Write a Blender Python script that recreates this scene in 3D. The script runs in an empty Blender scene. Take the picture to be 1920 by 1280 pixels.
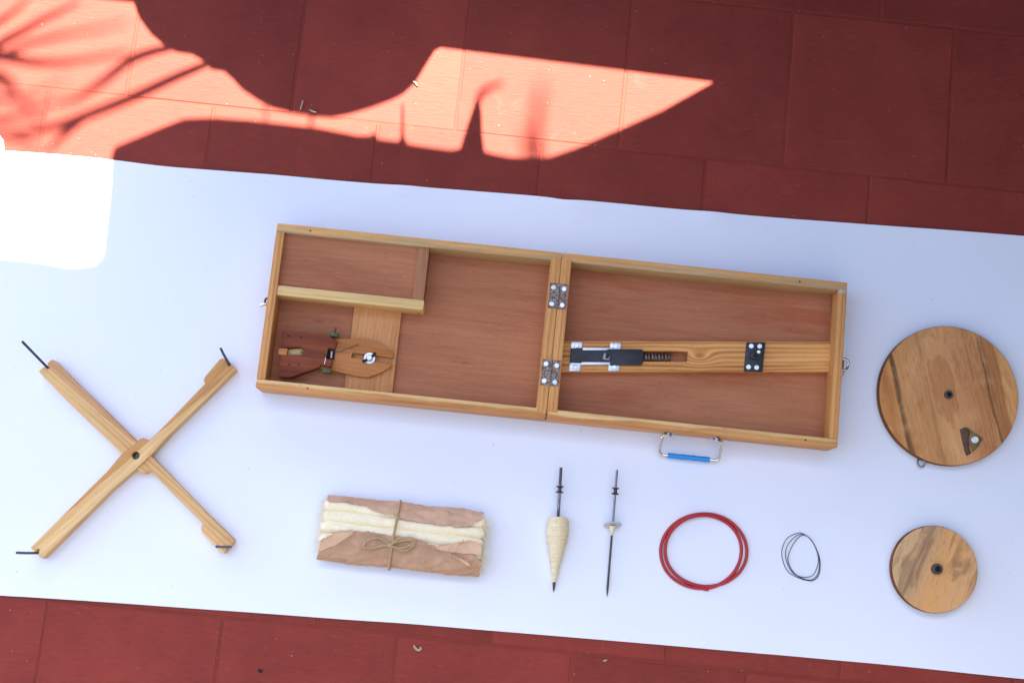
import bpy, bmesh, math, random
from mathutils import Vector, Matrix, noise
random.seed(7)
sc = bpy.context.scene
R = math.radians

# ------------------------------------------------------------------ camera
CAM_H, FPX, TILT, ROLL = 1.64, 2595.7, 0.16702, 0.15334
ct, st = math.cos(TILT), math.sin(TILT)
cr, sr = math.cos(ROLL), math.sin(ROLL)
FWD = Vector((0, st, -ct))
RIGHT = Vector((cr, sr * ct, sr * st))
UP = Vector((-sr, cr * ct, cr * st))
cam_data = bpy.data.cameras.new('camera')
cam = bpy.data.objects.new('camera', cam_data)
sc.collection.objects.link(cam)
cam.matrix_world = Matrix(((RIGHT.x, UP.x, -FWD.x, 0), (RIGHT.y, UP.y, -FWD.y, 0), (RIGHT.z, UP.z, -FWD.z, CAM_H), (0, 0, 0, 1)))
cam_data.sensor_width = 36
cam_data.lens = 36 * FPX / 1920
cam_data.clip_start, cam_data.clip_end = 0.05, 500
sc.camera = cam

# ------------------------------------------------------------------ sky, sun, exposure
SUN_EL = R(50)
SUN_H = Vector((-sr, cr, 0)).normalized()                 # the sun stands on the open side of the porch
SUN = (SUN_H * math.cos(SUN_EL) + Vector((0, 0, math.sin(SUN_EL)))).normalized()
world = bpy.data.worlds.new('World')
sc.world = world
world.use_nodes = True
wn = world.node_tree.nodes
sky = wn.new('ShaderNodeTexSky')
sky.sky_type = 'NISHITA'
sky.sun_disc = False
sky.sun_elevation = SUN_EL
sky.sun_rotation = math.atan2(SUN_H.x, SUN_H.y)
sky.air_density, sky.dust_density, sky.ozone_density = 1.0, 1.3, 1.0
world.node_tree.links.new(sky.outputs[0], wn['Background'].inputs[0])
wn['Background'].inputs[1].default_value = 0.078
sun_data = bpy.data.lights.new('sun', 'SUN')
sun_data.energy, sun_data.angle, sun_data.color = 5.0, R(0.7), (1.0, 0.92, 0.76)
sun = bpy.data.objects.new('sun', sun_data)
sun.rotation_euler = SUN.to_track_quat('Z', 'Y').to_euler()
sun.location = SUN * 6
sc.collection.objects.link(sun)
vs = sc.view_settings
vs.view_transform, vs.look, vs.gamma, vs.use_curve_mapping = 'Standard', 'None', 1.0, False
vs.exposure = 3.15

# ------------------------------------------------------------------ helpers
def P(px, py, z=0.0):
    """survey point of the photograph -> metre coordinates on the level z"""
    d = FWD + RIGHT * ((px - 960) / FPX) - UP * ((py - 640) / FPX)
    k = (z - CAM_H) / d.z
    return Vector((0, 0, CAM_H)) + d * k

def lin(r, g, b):
    f = lambda c: (c / 255 / 12.92) if c / 255 <= 0.04045 else ((c / 255 + 0.055) / 1.055) ** 2.4
    return (f(r), f(g), f(b), 1)

def new_obj(name, mesh, parent=None):
    o = bpy.data.objects.new(name, mesh)
    sc.collection.objects.link(o)
    if parent is not None:
        o.parent = parent
    return o

ROOTM = {}
def tag(o, label, cat, group=None):
    o['label'] = label
    o['category'] = cat
    if group:
        o['group'] = group
    return o

def thing(name, label, cat, loc=(0, 0, 0), rz=0.0, group=None):
    o = new_obj(name, None)
    o.location = loc
    o.rotation_euler = (0, 0, rz)
    o.empty_display_size = 0.02
    ROOTM[o] = Matrix.Translation(Vector(loc)) @ Matrix.Rotation(rz, 4, 'Z')
    return tag(o, label, cat, group)

def root_of(o):
    while o.parent is not None:
        o = o.parent
    return o

def obj(name, bm, mat, parent=None, world=False, smooth=35, loc=None):
    """link one bmesh as one mesh object; world=True when it was built in room coordinates"""
    if world and parent is not None:
        bm.transform(ROOTM[root_of(parent)].inverted())
    bmesh.ops.recalc_face_normals(bm, faces=bm.faces)
    me = bpy.data.meshes.new(name)
    bm.to_mesh(me)
    bm.free()
    me.materials.append(mat)
    if smooth:
        me.shade_smooth()
        me.set_sharp_from_angle(angle=R(smooth))
    o = new_obj(name, me, parent)
    if loc is not None:
        o.location = loc
    return o

def add_prism(bm, poly, z0, z1):
    lo = [bm.verts.new((p[0], p[1], z0)) for p in poly]
    hi = [bm.verts.new((p[0], p[1], z1)) for p in poly]
    n = len(poly)
    bm.faces.new(lo[::-1])
    bm.faces.new(hi)
    for i in range(n):
        bm.faces.new((lo[i], lo[(i + 1) % n], hi[(i + 1) % n], hi[i]))

def add_box(bm, x0, y0, z0, x1, y1, z1):
    add_prism(bm, [(x0, y0), (x1, y0), (x1, y1), (x0, y1)], z0, z1)

def bevel(bm, w, seg=2, ang=40):
    es = [e for e in bm.edges if len(e.link_faces) == 2 and e.calc_face_angle(0) > R(ang)]
    bmesh.ops.bevel(bm, geom=es, offset=w, segments=seg, profile=0.5, affect='EDGES', clamp_overlap=True)

def prism(poly, z0, z1, bw=0.0, seg=2):
    bm = bmesh.new()
    add_prism(bm, poly, z0, z1)
    if bw:
        bmesh.ops.recalc_face_normals(bm, faces=bm.faces)
        bevel(bm, bw, seg)
    return bm

def boxm(x0, y0, z0, x1, y1, z1, bw=0.0, seg=2):
    return prism([(x0, y0), (x1, y0), (x1, y1), (x0, y1)], z0, z1, bw, seg)

def mm(*v):
    return [x * 0.001 for x in v]

def boxmm(a0, b0, z0, a1, b1, z1, bw=0.0):
    return boxm(*mm(a0, b0, z0, a1, b1, z1), bw * 0.001)

def catmull(pts, n=8, closed=False):
    pts = [Vector(p) for p in pts]
    m = len(pts)
    out = []
    for i in range(m if closed else m - 1):
        if closed:
            p0, p1, p2, p3 = pts[i - 1], pts[i], pts[(i + 1) % m], pts[(i + 2) % m]
        else:
            p0, p1, p2, p3 = pts[max(i - 1, 0)], pts[i], pts[i + 1], pts[min(i + 2, m - 1)]
        for k in range(n):
            t = k / n
            out.append(0.5 * ((2 * p1) + (p2 - p0) * t + (2 * p0 - 5 * p1 + 4 * p2 - p3) * t * t + (3 * p1 - p0 - 3 * p2 + p3) * t ** 3))
    if not closed:
        out.append(pts[-1])
    return out

def add_tube(bm, path, rad, sides=8, closed=False, cap=True):
    path = [Vector(p) for p in path]
    n = len(path)
    rf = rad if callable(rad) else (lambda t: rad)
    rings, prev = [], None
    for i, p in enumerate(path):
        if closed:
            t = path[(i + 1) % n] - path[i - 1]
        else:
            t = path[min(i + 1, n - 1)] - path[max(i - 1, 0)]
        t = t.normalized() if t.length > 1e-9 else Vector((0, 0, 1))
        if prev is None:
            ref = Vector((0, 0, 1)) if abs(t.z) < 0.9 else Vector((1, 0, 0))
            a = t.cross(ref).normalized()
        else:
            a = (prev - t * prev.dot(t)).normalized()
        prev = a
        b = t.cross(a)
        r = rf(i / max(n - 1, 1))
        rings.append([bm.verts.new(p + (a * math.cos(2 * math.pi * k / sides) + b * math.sin(2 * math.pi * k / sides)) * r) for k in range(sides)])
    for i in range(n if closed else n - 1):
        A, B = rings[i], rings[(i + 1) % n]
        for k in range(sides):
            bm.faces.new((A[k], A[(k + 1) % sides], B[(k + 1) % sides], B[k]))
    if not closed and cap:
        bm.faces.new(rings[0][::-1])
        bm.faces.new(rings[-1])

def tube(path, rad, sides=8, closed=False):
    bm = bmesh.new()
    add_tube(bm, path, rad, sides, closed)
    return bm

def add_lathe(bm, prof, mat4=None, seg=32):
    """prof: (radius, height) pairs round the z axis"""
    rings = []
    for r, z in prof:
        if r < 1e-7:
            rings.append([bm.verts.new((0, 0, z))])
        else:
            rings.append([bm.verts.new((r * math.cos(2 * math.pi * k / seg), r * math.sin(2 * math.pi * k / seg), z)) for k in range(seg)])
    vs_ = [v for ring in rings for v in ring]
    for A, B in zip(rings, rings[1:]):
        if len(A) == 1 and len(B) == 1:
            continue
        for k in range(seg):
            k2 = (k + 1) % seg
            if len(A) == 1:
                bm.faces.new((A[0], B[k], B[k2]))
            elif len(B) == 1:
                bm.faces.new((A[k], A[k2], B[0]))
            else:
                bm.faces.new((A[k], A[k2], B[k2], B[k]))
    if mat4 is not None:
        bmesh.ops.transform(bm, matrix=mat4, verts=vs_)

def lathe(prof, mat4=None, seg=32):
    bm = bmesh.new()
    add_lathe(bm, prof, mat4, seg)
    return bm

def axis_matrix(p, d):
    """z axis along d, origin p"""
    return Matrix.Translation(p) @ Vector(d).to_track_quat('Z', 'Y').to_matrix().to_4x4()

# ------------------------------------------------------------------ materials
class NT:
    def __init__(self, name):
        self.m = bpy.data.materials.new(name)
        self.m.use_nodes = True
        self.t = self.m.node_tree
        self.b = self.t.nodes['Principled BSDF']
    def n(self, kind, **kw):
        nd = self.t.nodes.new('ShaderNode' + kind)
        for k, v in kw.items():
            setattr(nd, k, v)
        return nd
    def l(self, a, b):
        self.t.links.new(a, b)
    def coord(self, rand=True, ang=0.0, scale=(1, 1, 1)):
        tc = self.n('TexCoord')
        src = tc.outputs['Object']
        if rand:
            oi = self.n('ObjectInfo')
            mu = self.n('VectorMath', operation='SCALE')
            cb = self.n('CombineXYZ')
            for i, k in enumerate((3.7, 5.3, 1.9)):
                ml = self.n('Math', operation='MULTIPLY')
                ml.inputs[1].default_value = k
                self.l(oi.outputs['Random'], ml.inputs[0])
                self.l(ml.outputs[0], cb.inputs[i])
            ad = self.n('VectorMath', operation='ADD')
            self.l(src, ad.inputs[0])
            self.l(cb.outputs[0], ad.inputs[1])
            src = ad.outputs[0]
        m1 = self.n('Mapping')
        m1.inputs['Rotation'].default_value = (0, 0, -ang)
        self.l(src, m1.inputs[0])
        m2 = self.n('Mapping')
        m2.inputs['Scale'].default_value = scale
        self.l(m1.outputs[0], m2.inputs[0])
        return m2.outputs[0]
    def noise(self, vec, scale=1.0, detail=3.0, rough=0.55, dist=0.0):
        nd = self.n('TexNoise')
        nd.inputs['Scale'].default_value = scale
        nd.inputs['Detail'].default_value = detail
        nd.inputs['Roughness'].default_value = rough
        nd.inputs['Distortion'].default_value = dist
        self.l(vec, nd.inputs['Vector'])
        return nd.outputs['Fac']
    def math(self, op, a, b=None, clamp=False):
        nd = self.n('Math', operation=op, use_clamp=clamp)
        for i, v in enumerate((a, b)):
            if v is None:
                continue
            if isinstance(v, (int, float)):
                nd.inputs[i].default_value = v
            else:
                self.l(v, nd.inputs[i])
        return nd.outputs[0]
    def ramp(self, fac, stops, interp='LINEAR'):
        nd = self.n('ValToRGB')
        cr_ = nd.color_ramp
        cr_.interpolation = interp
        while len(cr_.elements) > 1:
            cr_.elements.remove(cr_.elements[-1])
        cr_.elements[0].position, cr_.elements[0].color = stops[0][0], stops[0][1]
        for p, c in stops[1:]:
            e = cr_.elements.new(p)
            e.color = c
        self.l(fac, nd.inputs[0])
        return nd.outputs[0]
    def step(self, fac, a, b):
        nd = self.n('MapRange', interpolation_type='SMOOTHSTEP')
        nd.inputs['From Min'].default_value, nd.inputs['From Max'].default_value = a, b
        self.l(fac, nd.inputs['Value'])
        return nd.outputs[0]
    def mix(self, fac, a, b, mode='MIX'):
        nd = self.n('Mix', data_type='RGBA', blend_type=mode)
        for s, v in ((0, fac), (6, a), (7, b)):
            if isinstance(v, (int, float)):
                nd.inputs[s].default_value = v
            elif isinstance(v, tuple):
                nd.inputs[s].default_value = v
            else:
                self.l(v, nd.inputs[s])
        return nd.outputs[2]
    def out(self, col=None, rough=0.5, metal=0.0, bump=None, bstr=0.2, bdist=0.001, spec=0.5):
        for k, v in (('Base Color', col), ('Roughness', rough), ('Metallic', metal), ('Specular IOR Level', spec)):
            if v is None:
                continue
            if isinstance(v, (int, float, tuple)):
                self.b.inputs[k].default_value = v
            else:
                self.l(v, self.b.inputs[k])
        if bump is not None:
            nd = self.n('Bump')
            nd.inputs['Strength'].default_value = bstr
            nd.inputs['Distance'].default_value = bdist
            self.l(bump, nd.inputs['Height'])
            self.l(nd.outputs[0], self.b.inputs['Normal'])
        return self.m

def tint(c, mul):
    return None if c is None else tuple(min(0.92, a * b) for a, b in zip(c[:3], mul)) + (1,)

def wood(name, dark, mid, light, ang=0.0, sap=None, sap_y=None, pores=0.5, rough=0.5, stain=None, stain_amt=0.0, band=22.0, mul=(1.11, 1.03, 0.97), rings=0.05, knot=None, flecks=0.0, sap_amt=0.85):
    """grain runs along the local direction ang"""
    dark, mid, light, sap, stain = [tint(c, mul) for c in (dark, mid, light, sap, stain)]
    t = NT(name)
    v = t.coord(knot is None, ang, (1, 1, 1))
    kmask = None
    if knot:
        kx, ky, rx, ry = knot
        sp = t.n('SeparateXYZ')
        t.l(v, sp.inputs[0])
        dx = t.math('DIVIDE', t.math('SUBTRACT', sp.outputs[0], kx), rx)
        dy0 = t.math('SUBTRACT', sp.outputs[1], ky)
        dy = t.math('DIVIDE', dy0, ry)
        e = t.math('POWER', 2.718, t.math('MULTIPLY', t.math('ADD', t.math('MULTIPLY', dx, dx), t.math('MULTIPLY', dy, dy)), -1.0))
        cb = t.n('CombineXYZ')
        t.l(sp.outputs[0], cb.inputs[0])
        t.l(t.math('ADD', t.math('MULTIPLY', dy0, t.math('SUBTRACT', 1.0, t.math('MULTIPLY', e, 0.6))), t.math('MULTIPLY', e, 0.010)), cb.inputs[1])
        v = cb.outputs[0]
        kmask = t.step(e, 0.80, 0.97)
    def st_(sx, sy):
        m = t.n('Mapping')
        m.inputs['Scale'].default_value = (sx, sy, sy)
        t.l(v, m.inputs[0])
        return m.outputs[0]
    broad = t.noise(st_(2.2, band), 1.0, 3.0, 0.5, 0.8)
    fine = t.noise(st_(13, 300), 1.0, 5.0, 0.62, 0.3)
    pore = t.noise(st_(75, 1300), 1.0, 2.0, 0.6)
    f = t.math('ADD', t.math('MULTIPLY', broad, 0.58), t.math('MULTIPLY', fine, 0.42))
    if rings:
        wv = t.n('TexWave', wave_type='BANDS', bands_direction='Y')
        wv.inputs['Scale'].default_value = 1.0
        wv.inputs['Distortion'].default_value = 7.0
        wv.inputs['Detail'].default_value = 3.0
        wv.inputs['Detail Scale'].default_value = 0.5
        t.l(st_(5.0, 60.0), wv.inputs['Vector'])
        f = t.math('ADD', t.math('MULTIPLY', f, 1 - rings), t.math('MULTIPLY', wv.outputs['Fac'], rings))
    col = t.ramp(f, [(0.30, dark), (0.47, mid), (0.66, light)])
    if sap is not None:
        g = t.coord(False, ang)
        sp = t.n('SeparateXYZ')
        t.l(g, sp.inputs[0])
        edge, width, slope = sap_y
        wob = t.math('MULTIPLY', t.math('SUBTRACT', t.noise(st_(9, 14), 1.0, 3.0), 0.5), 0.016)
        ac = t.math('ADD', t.math('ADD', sp.outputs[1], t.math('MULTIPLY', sp.outputs[0], slope)), wob)
        mk = t.step(ac, edge, edge + width)
        col = t.mix(t.math('MULTIPLY', mk, sap_amt), col, t.ramp(fine, [(0.30, tuple(0.70 * c for c in sap[:3]) + (1,)), (0.62, sap)]))
    if stain is not None:
        bl = t.step(t.noise(st_(5, 28), 1.0, 5.0, 0.65, 0.4), 0.55, 0.66)
        col = t.mix(t.math('MULTIPLY', bl, stain_amt), col, stain)
        gr = t.step(t.noise(st_(24, 60), 1.0, 3.0, 0.6), 0.66, 0.76)
        col = t.mix(t.math('MULTIPLY', gr, 0.45), col, tuple(0.55 * c for c in dark[:3]) + (1,))
    pm = t.step(pore, 0.62, 0.74)
    col = t.mix(t.math('MULTIPLY', pm, pores), col, tuple(0.45 * c for c in dark[:3]) + (1,))
    if flecks:
        fl = t.step(t.noise(st_(90, 900), 1.0, 2.0, 0.5), 0.64, 0.72)
        col = t.mix(t.math('MULTIPLY', fl, flecks), col, tuple(min(0.9, 1.35 * c) for c in light[:3]) + (1,))
    if kmask is not None:
        col = t.mix(t.math('MULTIPLY', kmask, 0.3), col, tuple(0.45 * c for c in dark[:3]) + (1,))
    h = t.math('SUBTRACT', t.math('MULTIPLY', fine, 0.7), t.math('MULTIPLY', pm, 0.6))
    rg = t.math('ADD', t.math('MULTIPLY', fine, 0.25), rough - 0.1)
    return t.out(col, rg, 0.0, h, 0.35, 0.0006, 0.22)

def plain(name, col, rough=0.5, metal=0.0, var=0.15, scale=300.0, bstr=0.1, spec=0.5):
    t = NT(name)
    v = t.coord(True)
    n1 = t.noise(v, scale, 4.0, 0.6)
    c = t.ramp(n1, [(0.25, tuple(max(0, x * (1 - var)) for x in col[:3]) + (1,)), (0.75, tuple(min(1, x * (1 + var)) for x in col[:3]) + (1,))])
    rg = t.math('ADD', t.math('MULTIPLY', n1, 0.2), rough - 0.1)
    return t.out(c, rg, metal, n1, bstr, 0.0003, spec)

M = {}
M['honey'] = wood('honey_rail_wood', lin(150, 98, 54), lin(192, 140, 86), lin(214, 166, 108), pores=0.7)
M['honey_y'] = wood('honey_rail_wood_crosswise', lin(146, 94, 52), lin(194, 138, 82), lin(214, 164, 104), ang=R(90), pores=0.75, rings=0.12)
M['rail_back'] = wood('back_rail_wood', lin(160, 108, 58), lin(198, 146, 86), lin(214, 172, 110), sap=lin(186, 162, 122), sap_y=(0.1935, -0.005, 0.0), sap_amt=0.9)
M['rail_front'] = wood('front_rail_wood', lin(150, 96, 52), lin(192, 138, 82), lin(212, 164, 104), sap=lin(228, 196, 138), sap_y=(0.0045, 0.003, 0.0))
M['tray_rail'] = wood('pale_tray_rail_wood', lin(176, 138, 88), lin(216, 184, 128), lin(232, 206, 154), mul=(1.05, 0.98, 0.86))
M['tray_post'] = wood('brown_tray_rail_wood', lin(122, 80, 54), lin(156, 108, 76), lin(176, 128, 92), ang=R(90))
M['ply'] = wood('red_brown_plywood', lin(138, 88, 66), lin(168, 112, 86), lin(186, 132, 102), pores=0.40, rough=0.55, stain=lin(164, 90, 62), stain_amt=0.6, band=16, mul=(1.04, 0.90, 0.70), rings=0.0, flecks=0.35)
M['strip'] = wood('light_strip_wood', lin(160, 110, 68), lin(196, 146, 98), lin(214, 168, 120), ang=R(88), pores=0.8, mul=(1.12, 0.96, 0.80))
ka, kb_ = R(5.99), (0.513, 0.0945)
M['bar'] = wood('orange_pine_bar_wood', lin(142, 86, 42), lin(200, 142, 80), lin(222, 170, 104), ang=ka, band=60, rings=0.16,
                knot=(kb_[0] * math.cos(ka) + kb_[1] * math.sin(ka), -kb_[0] * math.sin(ka) + kb_[1] * math.cos(ka), 0.016, 0.009))
M['holder'] = wood('dark_red_holder_wood', lin(78, 40, 28), lin(118, 66, 46), lin(146, 88, 60), ang=R(-2), band=40, mul=(1.12, 0.80, 0.56))
M['paddle'] = wood('brown_paddle_wood', lin(140, 86, 50), lin(176, 120, 74), lin(196, 142, 94), ang=R(-3), mul=(1.10, 0.93, 0.70))
M['insert'] = wood('cream_insert_wood', lin(176, 150, 108), lin(206, 184, 142), lin(222, 204, 166), mul=(1.1, 0.95, 0.7))
M['steel'] = plain('bright_steel', (0.56, 0.56, 0.56, 1), 0.32, 1.0)
M['greysteel'] = plain('grey_spindle_steel', (0.24, 0.23, 0.235, 1), 0.35, 0.9, 0.35, 160)
M['wheelrim'] = wood('dark_turned_rim_wood', lin(76, 44, 22), lin(112, 68, 36), lin(140, 90, 50), pores=0.5)
M['tape'] = plain('clear_tape', (0.46, 0.36, 0.25, 1), 0.35, 0.0, 0.1)
M['screw'] = plain('zinc_screw_metal', (0.78, 0.79, 0.80, 1), 0.38, 0.85, 0.12)
M['blacksteel'] = plain('blackened_steel', (0.035, 0.036, 0.042, 1), 0.5, 0.4, 0.35, 120)
M['blueiron'] = plain('blued_iron_rod', (0.075, 0.07, 0.11, 1), 0.38, 0.7, 0.3, 200)
M['chrome'] = plain('nickel_wire', (0.60, 0.57, 0.52, 1), 0.18, 1.0, 0.1)
M['brass'] = plain('tarnished_brass', (0.20, 0.13, 0.045, 1), 0.6, 0.35, 0.3, 90)
M['rustdark'] = plain('rusted_dark_strip', (0.11, 0.055, 0.032, 1), 0.6, 0.1, 0.4, 90)
M['blueplastic'] = plain('blue_plastic_tube', (0.004, 0.26, 0.66, 1), 0.35, 0.0, 0.06)
M['green'] = plain('green_felt_washer', (0.105, 0.12, 0.055, 1), 0.85, 0.0, 0.25)
M['dark'] = plain('dark_hole_filling', (0.012, 0.010, 0.009, 1), 0.8)
M['hub'] = plain('dark_hub_iron', (0.085, 0.068, 0.056, 1), 0.42, 0.6, 0.3)
M['redcord'] = plain('red_rubber_cord', (0.42, 0.014, 0.018, 1), 0.42, 0.0, 0.12, 150)
M['wire'] = plain('dark_wire', (0.05, 0.05, 0.07, 1), 0.4, 0.5)
M['washer'] = plain('grey_plastic_disc', (0.52, 0.50, 0.52, 1), 0.4, 0.0, 0.06)
M['yarn'] = plain('cream_cotton_yarn', (0.96, 0.75, 0.50, 1), 0.9, 0.0, 0.22, 700, 0.5)
M['cotton'] = plain('raw_cotton', (0.94, 0.82, 0.57, 1), 0.95, 0.0, 0.08, 260, 0.7, 0.1)
M['jute'] = plain('jute_string', (0.50, 0.34, 0.17, 1), 0.9, 0.0, 0.35, 900, 0.5)
M['husk'] = plain('dry_husk', (0.42, 0.34, 0.22, 1), 0.8)
M['leafgreen'] = plain('green_leaf', (0.05, 0.10, 0.03, 1), 0.5)
M['roofmat'] = plain('dark_screen_board', (0.07, 0.05, 0.04, 1), 0.7, 0.0, 0.2, 8)
M['wallmat'] = plain('dark_grey_wall_paint', (0.045, 0.046, 0.052, 1), 0.85, 0.0, 0.1, 6)  # kept dark so the added walls return little light

# rusty, speckled hinge metal
t = NT('rusty_hinge_metal')
v = t.coord(True)
n1 = t.noise(v, 420, 5, 0.7)
n2 = t.noise(v, 160, 4, 0.6)
c = t.ramp(n1, [(0.32, lin(52, 40, 38)), (0.46, lin(112, 96, 88)), (0.56, lin(168, 154, 142)), (0.68, lin(96, 64, 50))])
c = t.mix(t.step(n2, 0.5, 0.64), c, lin(126, 72, 48))
M['hinge'] = t.out(c, 0.55, 0.45, n1, 0.5, 0.0005)

# kraft wrapping paper, outer face and paler inner face
def kraft(name, a, b):
    t = NT(name)
    v = t.coord(False)
    n1 = t.noise(v, 45, 5, 0.62, 0.5)
    n2 = t.noise(v, 900, 3, 0.6)
    sp = t.step(t.noise(v, 330, 2, 0.5), 0.70, 0.76)
    c = t.ramp(n1, [(0.3, a), (0.7, b)])
    c = t.mix(t.math('MULTIPLY', sp, 0.5), c, lin(110, 72, 50))
    return t.out(c, 0.62, 0.0, t.math('ADD', n1, t.math('MULTIPLY', n2, 0.15)), 0.45, 0.002, 0.3)
M['kraft'] = kraft('kraft_paper', lin(174, 134, 104), lin(200, 160, 128))
M['kraft_upper'] = kraft('faded_kraft_paper', lin(192, 150, 120), lin(214, 174, 144))  # brighter copy for the upper flap; the lower flap's shade is in its colour
M['kraft_light'] = kraft('kraft_paper_inner_face', lin(204, 162, 128), lin(224, 186, 150))

# white sheet of paper
t = NT('white_paper')
v = t.coord(False)
n1 = t.noise(v, 3.2, 4, 0.55, 0.4)
n2 = t.noise(v, 700, 2, 0.5)
sp = t.step(t.noise(v, 210, 1, 0.5), 0.785, 0.80)
c = t.ramp(n1, [(0.3, (0.79, 0.82, 0.90, 1)), (0.7, (0.825, 0.85, 0.925, 1))])
c = t.mix(t.math('MULTIPLY', sp, 0.35), c, (0.35, 0.32, 0.36, 1))
M['paper'] = t.out(c, 0.75, 0.0, t.math('ADD', t.math('MULTIPLY', n1, 4.0), t.math('MULTIPLY', n2, 0.03)), 0.25, 0.004, 0.2)

# painted red floor tiles
def tile_mat(name, a, b, grout=False):
    t = NT(name)
    tc = t.n('TexCoord')
    oi = t.n('ObjectInfo')
    cb = t.n('CombineXYZ')
    for i, k in enumerate((31.0, 17.0)):
        t.l(t.math('MULTIPLY', oi.outputs['Random'], k), cb.inputs[i])
    ad = t.n('VectorMath', operation='ADD')
    t.l(tc.outputs['Object'], ad.inputs[0])
    t.l(cb.outputs[0], ad.inputs[1])
    v = ad.outputs[0]
    def sc_(sx, sy):
        m = t.n('Mapping')
        m.inputs['Scale'].default_value = (sx, sy, 1)
        t.l(v, m.inputs[0])
        return m.outputs[0]
    cloud = t.noise(v, 9, 5, 0.6, 0.3)
    brush = t.noise(sc_(60, 420), 1, 4, 0.65, 0.6)
    grit = t.noise(v, 900, 3, 0.6)
    speck = t.step(t.noise(v, 330, 1.0, 0.4), 0.792, 0.81)
    dspeck = t.step(t.noise(v, 240, 1.0, 0.4), 0.205, 0.185)
    scuff = t.math('MULTIPLY', t.step(t.noise(v, 26, 6, 0.75, 1.2), 0.56, 0.76), 0.22)
    f = t.math('ADD', t.math('MULTIPLY', cloud, 0.6), t.math('MULTIPLY', brush, 0.4))
    c = t.ramp(f, [(0.3, a), (0.7, b)])
    hs = t.n('HueSaturation')
    t.l(c, hs.inputs['Color'])
    t.l(t.math('ADD', t.math('MULTIPLY', oi.outputs['Random'], 0.22), 0.82), hs.inputs['Value'])
    c = hs.outputs[0]
    c = t.mix(scuff, c, lin(142, 84, 72))
    c = t.mix(t.math('MULTIPLY', speck, 0.8), c, lin(205, 170, 150))
    c = t.mix(t.math('MULTIPLY', dspeck, 0.8), c, lin(45, 22, 18))
    rg = t.math('ADD', t.math('MULTIPLY', cloud, 0.22), 0.50)
    h = t.math('ADD', t.math('MULTIPLY', brush, 0.8), t.math('MULTIPLY', grit, 0.35))
    return t.out(c, rg, 0.0, h, 0.35, 0.0010, 0.16)
M['tile'] = tile_mat('red_painted_tile', lin(122, 46, 38), lin(150, 63, 52))
M['grout'] = tile_mat('red_brown_joint', lin(114, 44, 34), lin(136, 56, 43))

# turned wheel wood: stripe profile across the grain, the figure of that very board
def wheel_wood(name, stops, ang, size, heart=None, smudge=None, dist=0.10):
    lin = lambda *c: tint(globals()['lin'](*c), (1.20, 1.05, 0.94))
    stops = [(p_, tint(c_, (1.20, 1.05, 0.94))) for p_, c_ in stops]
    t = NT(name)
    v = t.coord(False, ang, (1, 1, 1))
    sp = t.n('SeparateXYZ')
    t.l(v, sp.inputs[0])
    def st_(sx, sy, rough=0.6, det=4, ds=0.3):
        m = t.n('Mapping')
        m.inputs['Scale'].default_value = (sx, sy, sy)
        t.l(v, m.inputs[0])
        return t.noise(m.outputs[0], 1.0, det, rough, ds)
    w = t.math('MULTIPLY', t.math('SUBTRACT', st_(9, 16, 0.5, 3), 0.5), dist)
    pos = t.math('ADD', t.math('ADD', t.math('DIVIDE', sp.outputs[1], size), 0.5), w)
    fine = st_(14, 420, 0.65, 5)
    c = t.ramp(pos, stops)
    c = t.mix(t.math('MULTIPLY', t.step(fine, 0.35, 0.7), 0.30), c, lin(214, 170, 112))
    c = t.mix(t.math('MULTIPLY', t.step(st_(10, 70, 0.6, 4), 0.52, 0.72), 0.36), c, lin(122, 72, 34))
    c = t.mix(t.math('MULTIPLY', t.step(st_(13, 26, 0.6, 5, 0.8), 0.50, 0.68), 0.40), c, lin(212, 172, 122))
    c = t.mix(t.math('MULTIPLY', t.step(st_(22, 48, 0.65, 5, 0.6), 0.56, 0.70), 0.35), c, lin(138, 84, 46))
    if heart:
        hx, hy, ha, hb = heart
        dx = t.math('DIVIDE', t.math('SUBTRACT', sp.outputs[0], hx), ha)
        dy = t.math('DIVIDE', t.math('SUBTRACT', sp.outputs[1], hy), hb)
        rr = t.math('ADD', t.math('MULTIPLY', dx, dx), t.math('MULTIPLY', dy, dy))
        rr = t.math('ADD', rr, t.math('MULTIPLY', t.math('SUBTRACT', st_(34, 110), 0.5), 3.2))
        c = t.mix(t.math('MULTIPLY', t.step(rr, 1.25, 0.65), 0.55), c, lin(160, 104, 52))
    if smudge:
        sm = t.step(st_(14, 55, 0.65, 5, 1.0), smudge[0], smudge[0] + 0.14)
        c = t.mix(t.math('MULTIPLY', sm, smudge[1]), c, lin(84, 70, 58))
    pr = t.step(st_(70, 1100, 0.6, 2, 0.0), 0.60, 0.72)
    c = t.mix(t.math('MULTIPLY', pr, 0.55), c, lin(96, 58, 32))
    mk = t.step(t.noise(v, 130, 3, 0.5), 0.70, 0.78)
    c = t.mix(t.math('MULTIPLY', mk, 0.6), c, lin(74, 48, 30))
    return t.out(c, 0.55, 0.0, fine, 0.35, 0.0006, 0.35)

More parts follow.
